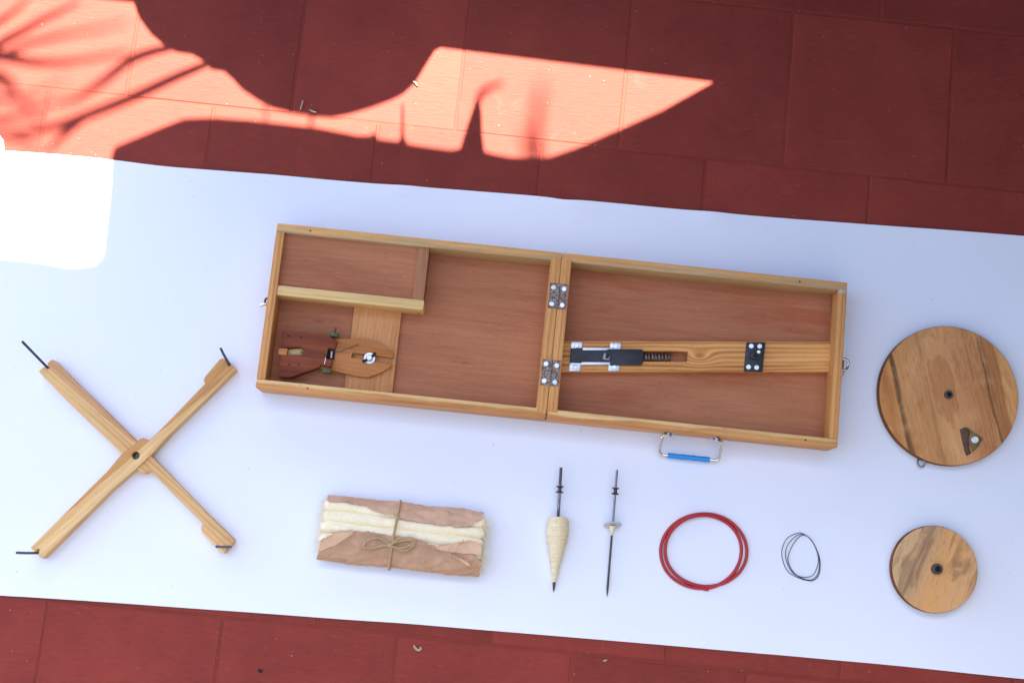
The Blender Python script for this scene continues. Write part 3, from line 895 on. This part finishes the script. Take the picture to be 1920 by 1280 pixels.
# ------------------------------------------------------------------ crossed reel
def px_poly(pts, z):
    return [P(x, y, z) for x, y in pts]
rl = P(256, 856, 0)
reel = thing('crossed_reel', 'pale wooden cross-shaped yarn reel of two lapped arms with upright pins', 'yarn reel', Vector((rl.x, rl.y, PZ)))
ZA, ZB = 0.0185, 0.0150
armA = [(57, 1026), (128, 955), (200, 884), (228, 851), (257, 828), (262, 822.5), (268, 820.8), (275, 822.7), (280, 825.5), (320, 785.5), (384.5, 719), (382, 712.5), (384, 706), (412, 673.5), (417, 671.4), (421, 672.8),
        (425, 683.5), (428.5, 687), (432.6, 682.2), (437, 686.5), (441.5, 692), (437, 697), (320, 811.7), (281, 854), (255, 878), (210, 916), (90, 1035.5), (79, 1046.5), (74.8, 1044.4), (71.5, 1038), (74.5, 1030), (71, 1027.5), (65, 1034.5)]
armB = [(72.7, 696.5), (76, 692), (83, 687), (87, 690.5), (90.5, 688), (88.6, 681.5), (93, 677), (97.5, 674), (101, 675), (150, 724), (200, 772), (257, 828), (285, 856), (340, 913), (392, 966), (437.5, 1010), (439, 1014), (436, 1019),
        (428.5, 1027.5), (424, 1022), (420.8, 1025), (425.5, 1030.6), (419, 1037.4), (413, 1034.5), (396, 1016), (381, 1001), (377.6, 994), (377.4, 987), (379.5, 980), (330, 931), (282, 882), (276, 885.5), (267.5, 887.8), (257, 881), (240, 864), (226, 848.5), (150, 775), (110, 735.5)]
def arm(poly, z, angle, nm, heart, sp_):
    m = wood(nm, lin(188, 140, 90), lin(218, 174, 118), lin(232, 196, 142), ang=angle, band=34, mul=(1.02, 1.00, 0.96), sap=heart, sap_y=sp_, pores=0.6, rings=0.10, sap_amt=0.8)
    bm_ = bmesh.new()
    hc_ = P(254.5, 853.5, ZA)
    ed_ = []
    for lp_ in ([Vector((p_.x, p_.y, z)) for p_ in px_poly(poly, z)], [Vector((hc_.x + 0.0046 * math.cos(k * math.pi / 12), hc_.y + 0.0046 * math.sin(k * math.pi / 12), z)) for k in range(24)]):
        vv_ = [bm_.verts.new(p_) for p_ in lp_]
        ed_ += [bm_.edges.new((vv_[k], vv_[(k + 1) % len(vv_)])) for k in range(len(vv_))]
    bmesh.ops.triangle_fill(bm_, use_beauty=True, use_dissolve=False, edges=ed_)
    bmesh.ops.dissolve_limit(bm_, angle_limit=0.01, verts=bm_.verts[:], edges=bm_.edges[:])
    rt_ = bmesh.ops.extrude_face_region(bm_, geom=bm_.faces[:])
    bmesh.ops.translate(bm_, vec=(0, 0, PZ - z), verts=[e for e in rt_['geom'] if isinstance(e, bmesh.types.BMVert)])
    bmesh.ops.recalc_face_normals(bm_, faces=bm_.faces)
    bevel(bm_, 0.0006, 2)
    return obj('arm', bm_, m, reel, world=True)
aA = P(444, 690, ZA) - P(60, 1030, ZA)
aB = P(437, 1020, ZB) - P(75, 690, ZB)
A_ = arm(armA, ZA, math.atan2(aA.y, aA.x), 'reel_arm_wood_upper', lin(204, 144, 84), (0.0000, 0.0012, 0.016))
B_ = arm(armB, ZB, math.atan2(aB.y, aB.x), 'reel_arm_wood_lower', lin(206, 152, 108), (0.0125, 0.0010, -0.035))
for par, (bx, by, bz), (tx, ty, tz) in ((A_, (430.5, 683, ZA), (414, 653.5, 0.058)), (A_, (70.5, 1036, ZA), (31.5, 1035.5, 0.062)), (B_, (89.5, 689, ZB), (42, 640.5, 0.058)), (B_, (430, 1024.5, ZB), (406, 1024, 0.058))):
    p0, p1 = P(bx, by, bz), P(tx, ty, tz)
    pm = p0.lerp(p1, 0.5) + Vector((random.uniform(-1, 1), random.uniform(-1, 1), 0)) * 0.0006
    path = catmull([p0 - Vector((0, 0, 0.010)), p0, pm, p1], 6)
    obj('pin', tube(path, 0.00155, 10), M['blueiron'], par, world=True)
# ------------------------------------------------------------------ wheels
def wheel(name, label, cpx, lpx, rpx, zt, th, mat):
    c0 = P(*cpx, zt)
    r = (P(*rpx, zt) - P(*lpx, zt)).length / 2
    w = thing(name, label, 'wheel', Vector((c0.x, c0.y, PZ)))
    z1, z0 = zt - PZ, zt - PZ - th
    obj('disc', lathe([(0, z1 - 0.004), (r - 0.0030, z1 - 0.004), (r - 0.0008, z1 - 0.0016), (r - 0.0004, z1 - 0.0006), (r - 0.0012, z1), (r * 0.5, z1), (0.0, z1)], None, 128), mat, w)
    obj('rim', lathe([(0, z0), (r - 0.0010, z0), (r, z0 + 0.001), (r - 0.0006, z0 + th * 0.35), (r - 0.0026, z0 + th * 0.5), (r - 0.0006, z0 + th * 0.65), (r, z1 - 0.0022), (r - 0.0003, z1 - 0.0012), (r - 0.0024, z1 - 0.0026), (0, z1 - 0.0030)], None, 128), M['wheelrim'], w)
    return w, c0, r, z1
w1, c1, r1, z1 = wheel('drive_wheel', 'large round striped teak wheel with brass plate near its rim', (1779.5, 740.5), (1648.5, 740), (1910, 740), 0.0155, 0.0125, M['bigwheel'])
def hub(w, c, hpx, zt, z1, ro, ri, hh):
    p = P(*hpx, zt + hh)
    o = Vector((p.x - c.x, p.y - c.y, 0))
    h_ = obj('hub', lathe([(0, -z1), (ro * 1.3, -z1), (ro * 1.3, -z1 + 0.004), (ro, -z1 + 0.004), (ro, hh - 0.0004), (ro - 0.0004, hh), (ri, hh), (ri, hh - 0.006), (0, hh - 0.006)], Matrix.Translation(o + Vector((0, 0, z1))), 28), M['hub'], w)
    obj('bore', lathe([(0, -0.0055), (ri * 0.98, -0.0055), (ri * 0.98, -0.0035), (0, -0.0035)], Matrix.Translation(o + Vector((0, 0, z1 + hh))), 24), M['dark'], h_)  # near-black plug paints the shade down the hub hole
hub(w1, c1, (1780, 739), 0.0155, z1, 0.0048, 0.0029, 0.0045)
def wpoly(c, pts, z):
    return [P(x, y, z) - Vector((c.x, c.y, 0)) for x, y in pts]
strip_px = [(1799, 805), (1808.5, 800.7), (1812, 801.2), (1818.5, 809), (1816, 823.5), (1818, 842), (1821, 849), (1812, 854.5), (1808, 846), (1801.8, 817.5)]
zc = 0.0155
dk = obj('clip', prism(wpoly(c1, strip_px, zc), z1 - 0.0002, z1 + 0.0008, 0.0002), M['rustdark'], w1)
br_px = [(1811.5, 800.9), (1842, 822.3), (1832.5, 838), (1823, 847), (1818, 835), (1816.3, 823.5), (1818.6, 809)]
bp_ = obj('brass_plate', prism(wpoly(c1, br_px, zc), z1 + 0.0006, z1 + 0.0020, 0.0003), M['brass'], w1)
sc_p = P(1828, 824, zc + 0.002) - c1
s_ = new_obj('screw', screw_mesh('screw', 0.0044, 0.0016), bp_)
s_.location = (sc_p.x, sc_p.y, z1 + 0.0020)
s_.rotation_euler = (0.05, -0.05, R(50))
kp = P(1727, 867, 0.004) - Vector((c1.x, c1.y, PZ))
kn = obj('wire_hook', tube([Vector((kp.x + 0.0050 * math.cos(k * 0.3) * (1 - 0.012 * k), kp.y + 0.0062 * math.sin(k * 0.3) * (1 - 0.012 * k), 0.0012 + 0.00022 * k)) for k in range(30)], 0.0011, 8), M['greysteel'], w1)

w2, c2, r2, z2 = wheel('small_wheel', 'small round smudged pale wooden wheel in the lower right', (1753.5, 1066.5), (1673, 1066.5), (1834, 1066.5), 0.0155, 0.0125, M['smallwheel'])
hub(w2, c2, (1758.5, 1066), 0.0155, z2, 0.0061, 0.0034, 0.0062)

# ------------------------------------------------------------------ spindles
def pulley_prof(r):
    return [(0, -0.0046), (r, -0.0040), (r * 1.03, -0.0034), (r * 0.9, -0.0028), (r * 0.5, -0.0018), (r * 0.42, 0), (r * 0.5, 0.0018), (r * 0.9, 0.0028), (r * 1.03, 0.0034), (r, 0.0040), (0, 0.0046)]
p_top, p_bot = P(1052, 876, 0.0135), P(1038, 1109, 0.0035)
spA = thing('yarn_spindle', 'steel spindle with a tapering cop of cream yarn wound on it', 'spindle', Vector((p_bot.x, p_bot.y, PZ)))
dA = p_top - p_bot
LA = dA.length
obj('shaft', tube([p_bot + dA * k for k in (0, 0.03, 0.06, 0.1, 0.3, 0.6, 0.8, 1.0)], lambda t_: 0.0004 + 0.0013 * min(1, t_ * 5), 10), M['hub'], spA, world=True)
obj('bright_shaft', tube([p_bot + dA * 0.66, p_bot + dA * 0.86], 0.00185, 12), M['greysteel'], spA, world=True)
fA = (P(1050, 917, 0.012) - p_bot).dot(dA) / LA / LA
obj('pulley', lathe(pulley_prof(0.0046), axis_matrix(p_bot + dA * fA, dA), 24), M['hub'], spA, world=True)
f0 = (P(1045, 969, 0.013) - p_bot).dot(dA) / LA / LA
f1 = (P(1039.5, 1091, 0.005) - p_bot).dot(dA) / LA / LA
cop = [(0.0, 0.0098), (0.02, 0.0112), (0.10, 0.0124), (0.20, 0.0129), (0.32, 0.0119), (0.45, 0.0098), (0.60, 0.0072), (0.75, 0.0048), (0.88, 0.0030), (0.96, 0.0021), (1.0, 0.0017)]
def copr(t_):
    for (a, ra), (b, rb) in zip(cop, cop[1:]):
        if t_ <= b:
            return ra + (rb - ra) * (t_ - a) / (b - a)
    return cop[-1][1]
mA = axis_matrix(p_bot + dA * f0, -dA)
Lc = (f0 - f1) * LA
prof = [(0, 0.0)] + [(copr(k / 40) - 0.0004, Lc * k / 40) for k in range(41)] + [(0, Lc)]
co = obj('yarn_cop', lathe(prof, mA, 36), M['yarn'], spA, world=True)
bm = bmesh.new()
path, nt, per = [], 46, 24
for k in range(nt * per + 1):
    u_ = k / (nt * per)
    a = 2 * math.pi * k / per
    tt = u_ + 0.013 * math.sin(a + 5 * noise.noise(Vector((u_ * 25, 0, 0)))) * (0.4 + noise.noise(Vector((u_ * 40, 4, 0))))
    tt = min(max(tt, 0), 1)
    r = copr(tt) + 0.00028 * noise.noise(Vector((u_ * 300, math.cos(a) * 2, math.sin(a) * 2)))
    path.append(mA @ Vector((r * math.cos(a), r * math.sin(a), Lc * tt)))
add_tube(bm, path, lambda t_: 0.00088 + 0.00022 * noise.noise(Vector((t_ * 260, 2, 7))), 6)
for sgn in (1, -1):
    cross = []
    for k in range(9 * 40 + 1):
        u_ = k / 360
        a = sgn * (2 * math.pi * 9 * u_) + 1.3
        tt = 0.03 + 0.9 * abs(((u_ * 3) % 2) - 1)
        r = copr(tt) + 0.0009
        cross.append(mA @ Vector((r * math.cos(a), r * math.sin(a), Lc * tt)))
    add_tube(bm, cross, 0.00042, 5)
for rr_ in (0.0090, 0.0075, 0.006, 0.0045, 0.003):
    add_tube(bm, [mA @ Vector((rr_ * math.cos(a * 0.3), rr_ * math.sin(a * 0.3), -0.0001)) for a in range(21)], 0.00055, 5, True)
obj('winding', bm, M['yarn'], co, world=True)

q_top, q_bot = P(1157, 880, 0.016), P(1138, 1117, 0.0025)
spB = thing('bare_spindle', 'bare steel spindle with a grey disc and a twist of thread', 'spindle', Vector((q_bot.x, q_bot.y, PZ)))
dB = q_top - q_bot
LB = dB.length
obj('shaft', tube([q_bot + dB * k for k in (0, 0.03, 0.06, 0.1, 0.3, 0.5, 0.6)], lambda t_: 0.0004 + 0.0009 * min(1, t_ * 3.4), 10), M['hub'], spB, world=True)
obj('bright_shaft', tube([q_bot + dB * k for k in (0.55, 0.7, 0.85, 1.0)], 0.0014, 12), M['greysteel'], spB, world=True)
fB = (P(1153.5, 920, 0.013) - q_bot).dot(dB) / LB / LB
obj('pulley', lathe(pulley_prof(0.0044), axis_matrix(q_bot + dB * fB, dB), 24), M['hub'], spB, world=True)
fD = (P(1148.5, 984, 0.011) - q_bot).dot(dB) / LB / LB
nd_ = (-dB.normalized() + Vector((0.10, 0, 0.46))).normalized()
obj('thread_disc', lathe([(0.0015, -0.0004), (0.0106, -0.0004), (0.0109, 0), (0.0106, 0.0004), (0.0015, 0.0004)], axis_matrix(q_bot + dB * fD, nd_), 40), M['washer'], spB, world=True)
fT = fD - 0.085
mB = axis_matrix(q_bot + dB * (fD - 0.006), -dB)
bm = bmesh.new()
pth = []
for k in range(9 * 14):
    u_ = k / (9 * 14)
    a = k * 2 * math.pi / 14
    r = 0.0024 * (1 - u_) ** 1.6 + 0.0014
    pth.append(mB @ Vector((r * math.cos(a), r * math.sin(a), 0.011 * u_)))
add_tube(bm, pth, 0.0006, 6)
add_lathe(bm, [(0, 0), (0.0036, 0.0), (0.0020, 0.004), (0.0014, 0.008), (0, 0.009)], mB, 20)
obj('thread', bm, M['yarn'], spB, world=True)

# ------------------------------------------------------------------ red cord and wire coil
def ellipse_pt(cx, cy, rx, ry, a, z):
    return P(cx + rx * math.cos(a), cy + ry * math.sin(a), z)
pts = []
N = 180
for k in range(N):
    a = 4 * math.pi * k / N - math.pi * 0.62
    s = 0.5 - 0.5 * math.cos(2 * math.pi * k / N)
    s = min(1, max(0, (s - 0.25) / 0.5))
    s = s * s * (3 - 2 * s)
    rx, ry = 81 - 9.5 * s, 70.5 - 5.0 * s
    cx, cy = 1319.5 - 1.0 * s, 1033.5 - 2.5 * s
    bump = 0.0034 * math.exp(-((math.sin(a / 2 + math.pi * 0.31)) / 0.35) ** 2) * s
    wob = 1 + 0.010 * noise.noise(Vector((math.cos(a) * 1.5, math.sin(a) * 1.5, 3 + 4 * s)))
    pts.append(ellipse_pt(cx, cy, rx * wob, ry * wob, a, PZ + 0.0019 + bump))
c0 = P(1320, 1033)
cord = obj('red_cord', tube(pts, 0.00195, 10, True), M['redcord'])
tag(cord, 'red rubber drive cord lying in a doubled loop on the paper', 'cord')
jn = P(1324, 1103.5, PZ + 0.002)
obj('splice', tube([jn + Vector((-0.003, 0.0, 0)), jn + Vector((0.003, 0.0002, 0))], 0.0023, 8), M['redcord'], cord)
Zk = lambda x, y: P(1220 + x * 0.17708, 930 + y * 0.17708, PZ + 0.0006 + random.uniform(0, 0.0012))
coil = [(1560, 388), (1450, 440), (1392, 560), (1400, 680), (1450, 790), (1540, 850), (1640, 885), (1720, 888), (1780, 830), (1795, 700), (1765, 580), (1700, 460), (1620, 402), (1540, 420), (1460, 500), (1428, 590), (1440, 690), (1490, 790), (1560, 845), (1640, 878), (1710, 880), (1770, 820), (1788, 690), (1755, 560), (1690, 450), (1620, 408), (1550, 450), (1490, 540), (1455, 640), (1462, 710), (1510, 800), (1570, 845), (1650, 855), (1720, 830), (1765, 740), (1775, 640), (1740, 530), (1680, 440), (1610, 395)]
wire = obj('wire_coil', tube(catmull([Zk(*p) for p in coil], 6, True), 0.00042, 6, True), M['wire'])
tag(wire, 'thin dark wire coiled into a small loose loop on the paper', 'wire')

# ------------------------------------------------------------------ bundle of cotton slivers in kraft paper
e0, e1 = P(606.5, 988, 0.012), P(902, 1020, 0.012)
bx_ = (e1 - e0)
BL_ = bx_.length
bun = thing('sliver_bundle', 'bundle of raw cotton slivers wrapped in torn brown paper and tied with string', 'cotton bundle', Vector((e0.x, e0.y, PZ)), math.atan2(bx_.y, bx_.x))
HW, HH = 0.0365, 0.0128
def sq(x, p):
    return math.copysign(abs(x) ** p, x)
def ell(phi, off=0.0):
    """phi 0 = north side, 90 = top, 180 = south side, 270 = underside"""
    return ((HW + off) * sq(math.cos(phi), 0.8), HH + (HH + off) * sq(math.sin(phi), 0.75))
def phi_for_b(b):
    x = max(-1, min(1, b / HW))
    return math.acos(sq(x, 1 / 0.8))
def interp(tab, x):
    for (a, ya), (b, yb) in zip(tab, tab[1:]):
        if x <= b:
            k = (x - a) / (b - a) if b > a else 0
            return ya + (yb - ya) * max(0, k)
    return tab[-1][1]
def wrap(name, x0, x1, south, edge_tab, off, amp=0.0010, seed=0.0, ph_start=None, nx=120, ny=40, mat=M['kraft'], torn=0.0018):
    bm = bmesh.new()
    g_ = []
    for i in range(nx + 1):
        u_ = i / nx
        eb = interp(edge_tab, u_) * 0.001
        eb += torn * noise.noise(Vector((u_ * 22, seed, 1))) + torn * 0.6 * noise.noise(Vector((u_ * 80, seed, 5))) + torn * 0.35 * noise.noise(Vector((u_ * 190, seed, 8)))
        pe = phi_for_b(eb)
        ps = R(262) if south else R(-82)
        if ph_start is not None:
            ps = phi_for_b(interp(ph_start, u_) * 0.001)
        row = []
        for j in range(ny + 1):
            v_ = j / ny
            ph = ps + (pe - ps) * v_
            x = x0 + (x1 - x0) * u_
            endj = 0.0022 * noise.noise(Vector((v_ * 9, seed + (3 if u_ < 0.5 else 8), 2)))
            x += endj * abs(2 * u_ - 1) ** 6
            cr1 = 0.9 * noise.noise(Vector((x * 30, ph * 1.6, seed))) + 0.9 * (1 - abs(noise.noise(Vector((x * 48 + ph * 1.5, ph * 2.6, seed + 4))))) ** 5 - 0.7 * (1 - abs(noise.noise(Vector((x * 36 - ph * 2.2, ph * 2.0, seed + 14))))) ** 6
            lift = 0.0030 * max(0, (v_ - 0.8) / 0.2) ** 2 * (0.4 + 0.6 * noise.noise(Vector((u_ * 6, seed, 9))))
            b_, z_ = ell(ph, off + amp * cr1 + lift)
            row.append(bm.verts.new((x, b_, max(z_, 0.0003))))
        g_.append(row)
    for i in range(nx):
        for j in range(ny):
            bm.faces.new((g_[i][j], g_[i + 1][j], g_[i + 1][j + 1], g_[i][j + 1]))
    bmesh.ops.recalc_face_normals(bm, faces=bm.faces)
    bm.normal_update()
    ret_ = bmesh.ops.extrude_face_region(bm, geom=bm.faces[:])
    for v_ in [e for e in ret_['geom'] if isinstance(e, bmesh.types.BMVert)]:
        v_.co -= v_.normal * 0.00035 if v_.normal.length > 0.5 else Vector((0, 0, 0.0002))
    return obj(name, bm, mat, bun, smooth=50)
low = [(0, -24), (0.02, -22), (0.05, -19), (0.12, -9.5), (0.2, -1.4), (0.27, 0.2), (0.4, -0.7), (0.54, -2), (0.66, -5.4), (0.73, -9), (0.83, -12), (0.88, -13), (0.94, -12), (0.97, -14), (1, -16)]
upp = [(0, 29), (0.05, 28), (0.12, 29.5), (0.26, 26.5), (0.355, 21.5), (0.45, 18.5), (0.6, 17), (0.73, 15.4), (0.83, 15.8), (0.91, 16.5), (0.94, 20), (0.97, 22), (1.0, 29)]
lw = wrap('lower_flap', -0.0015, BL_ + 0.002, True, low, 0.0012, 0.0014, 1.3)
wrap('upper_flap', 0.001, BL_ - 0.002, False, upp, 0.0012, 0.0013, 6.1, mat=M['kraft_upper'])
wrap('folded_corner', 0.0, 0.036, True, [(0, -14), (0.5, -4), (1, 0.5)], 0.0030, 0.0007, 11.0, ph_start=[(0, -26), (0.5, -18), (1, -4)], nx=30, ny=14, mat=M['kraft_light'])
wrap('torn_corner', BL_ - 0.056, BL_ + 0.001, True, [(0, -8.5), (0.35, -3.5), (0.75, 2.6), (0.95, 1.0), (1, -3)], 0.0036, 0.0013, 14.0, ph_start=[(0, -9.5), (0.3, -11.5), (0.7, -11.5), (1, -11)], nx=44, ny=20, mat=M['kraft_light'])
wrap('torn_scrap', BL_ - 0.036, BL_ - 0.010, True, [(0, -13), (0.5, -16.0), (1, -20)], 0.0042, 0.0012, 19.0, ph_start=[(0, -14.0), (0.5, -18.5), (1, -24)], nx=26, ny=14, torn=0.003, mat=M['kraft_light'])
for i, b in enumerate((25.5, 13.0, 0.5, -12.0, -24.5)):
    bm = bmesh.new()
    n_ = 70
    path = []
    for k in range(n_ + 1):
        u_ = k / n_
        x = -0.0015 + (BL_ + 0.004) * u_ + (0.003 * noise.noise(Vector((i * 3.1, u_ * 0, 1))) if k in (0, n_) else 0)
        bb = b * 0.001 + 0.0022 * noise.noise(Vector((u_ * 3.2, i * 7.7, 0)))
        _, zt = ell(phi_for_b(bb))
        path.append(Vector((x, bb, zt - 0.0082 + 0.0007 * noise.noise(Vector((u_ * 6, i, 3))))))
    def rad(t_, i=i):
        e = min(t_, 1 - t_)
        return (0.0074 + 0.0007 * noise.noise(Vector((t_ * 9, i * 2.2, 6)))) * (0.55 + 0.45 * min(1, e / 0.03) ** 0.6)
    add_tube(bm, path, rad, 20)
    for v_ in bm.verts:
        d = noise.noise(v_.co * 260) * 0.0006 + noise.noise(Vector((v_.co.x * 45, v_.co.y * 300, v_.co.z * 300))) * 0.0009
        v_.co += Vector((0, 0.4, 1)) * d
    obj('cotton_sliver', bm, M['cotton'], bun, smooth=80)
bm = bmesh.new()
for k in range(1300):
    end = k % 2
    b = random.uniform(-30, 31) * 0.001
    _, zt = ell(phi_for_b(b))
    x = (0.001 if end == 0 else BL_ - 0.001) + random.uniform(-1, 1) * 0.006
    p = Vector((x, b, random.uniform(0.006, zt - 0.001)))
    d = Vector(((-1 if end == 0 else 1) * random.uniform(0.3, 1), random.uniform(-0.8, 0.8), random.uniform(-0.4, 0.6))).normalized()
    L_ = random.uniform(0.002, 0.008)
    c_ = Vector((random.uniform(-1, 1), random.uniform(-1, 1), random.uniform(-1, 1))) * 0.003
    add_tube(bm, [p, p + d * L_ * 0.4 + c_ * 0.3, p + d * L_ * 0.75 + c_ * 0.9, p + d * L_ + c_ * 1.6], 0.00010, 3, cap=False)
fz = obj('cotton_fuzz', bm, M['cotton'], bun)
fz['kind'] = 'stuff'
# string: two twisted plies round the bundle and a bow
def ply(bm, path, r=0.00105, twist=0.0040):
    n_ = len(path)
    d_ = [0]
    for a, b in zip(path, path[1:]):
        d_.append(d_[-1] + (b - a).length)
    for s in (0, 1):
        pp = []
        for i, p in enumerate(path):
            t_ = (path[min(i + 1, n_ - 1)] - path[max(i - 1, 0)]).normalized()
            a = t_.cross(Vector((0, 0, 1)))
            a = a.normalized() if a.length > 1e-4 else Vector((1, 0, 0))
            b = t_.cross(a)
            th = 2 * math.pi * d_[i] / twist + s * math.pi
            pp.append(p + (a * math.cos(th) + b * math.sin(th)) * r * 0.55)
        add_tube(bm, pp, r * 0.62, 6)
def fine(path, step=0.0006):
    out = []
    for a, b in zip(path, path[1:]):
        k = max(1, int((b - a).length / step))
        out += [a.lerp(b, i / k) for i in range(k)]
    return out + [path[-1]]
bm = bmesh.new()
loop = []
for k in range(73):
    ph = R(-100 + 375 * k / 72)
    b_, z_ = ell(ph, 0.0032)
    xs = 0.0835 - 0.0015 * math.cos(ph) - b_ * 0.02
    loop.append(Vector((xs + 0.004 * (b_ / HW), b_, max(z_, 0.0008))))
ply(bm, fine(loop), 0.0015)
st_o = obj('string', bm, M['jute'], bun)
kx, kb = 0.0800, -0.0125
_, kz = ell(phi_for_b(kb), 0.0045)
bm = bmesh.new()
add_lathe(bm, [(0, -0.0022), (0.0022, -0.0016), (0.0030, 0), (0.0022, 0.0018), (0, 0.0024)], Matrix.Translation((kx, kb, kz)), 14)
for v_ in bm.verts:
    v_.co += Vector((0.0006, 0.0006, 0.0006)) * noise.noise(v_.co * 900)
obj('knot', bm, M['jute'], st_o)
def srf(x, b, off=0.0046):
    _, z_ = ell(phi_for_b(b * 0.001), off)
    return Vector((x * 0.001, b * 0.001, z_))
for lp in ([(80, -12.5), (70, -6.5), (60, -7.0), (53, -11.5), (50.5, -16.5), (54, -18.5), (62, -18.0), (70, -14.5), (80, -12.5)],
           [(80, -12.5), (88, -5.0), (97, -2.5), (106, -2.0), (108.5, -5.0), (107, -10.5), (101, -15.5), (94, -17.0), (87, -14.5), (80, -12.5)],
           [(80, -12.5), (88, -8.0), (97, -5.0), (104, -4.0), (106, -8.0), (99, -13.0), (91, -14.5), (80, -12.5)]):
    bm = bmesh.new()
    n_ = len(lp)
    ply(bm, fine(catmull([srf(x, b, 0.0046 + 0.0025 * math.sin(math.pi * i / (n_ - 1))) for i, (x, b) in enumerate(lp)], 8)), 0.00135)
    obj('bow_loop', bm, M['jute'], st_o)

# ------------------------------------------------------------------ crumbs on the floor
def crumb(name, label, cat, path, r, mat, z=0.0012):
    pp = [P(x, y, z + (0.0006 if i % 2 else 0)) for i, (x, y) in enumerate(path)]
    o = obj(name, tube(catmull(pp, 4), lambda t_: r * (0.55 + 0.45 * math.sin(math.pi * (0.1 + 0.8 * t_))), 7), mat)
    return tag(o, label, cat)
crumb('dry_twig', 'tiny dry twig standing out on the shaded tile above the sunlit strip', 'twig', [(568, 189), (566, 197), (563, 206)], 0.0011, M['husk'])
crumb('dry_husk', 'flat pale husk flake beside the tiny twig on a tile joint', 'husk', [(580, 206), (586, 209), (593, 211)], 0.0011, M['husk'])
crumb('dry_husk', 'pale husk crumb at the curved edge of the sun patch', 'husk', [(775, 153), (779, 156), (782, 161)], 0.0012, M['husk'])
crumb('shell_bit', 'curled grey shell fragment on the red tiles below the paper', 'shell', [(776, 1209), (779, 1214), (784, 1218), (789, 1216), (788, 1212)], 0.0015, M['husk'])
crumb('black_bit', 'small black speck of dirt on the tiles at the lower left', 'dirt', [(484, 1255), (488, 1257), (491, 1256)], 0.0018, M['dark'])
crumb('dry_husk', 'straw-coloured crumb on the joint near the bottom centre', 'husk', [(1131, 1238), (1135, 1237.5), (1138, 1236)], 0.0012, M['husk'])
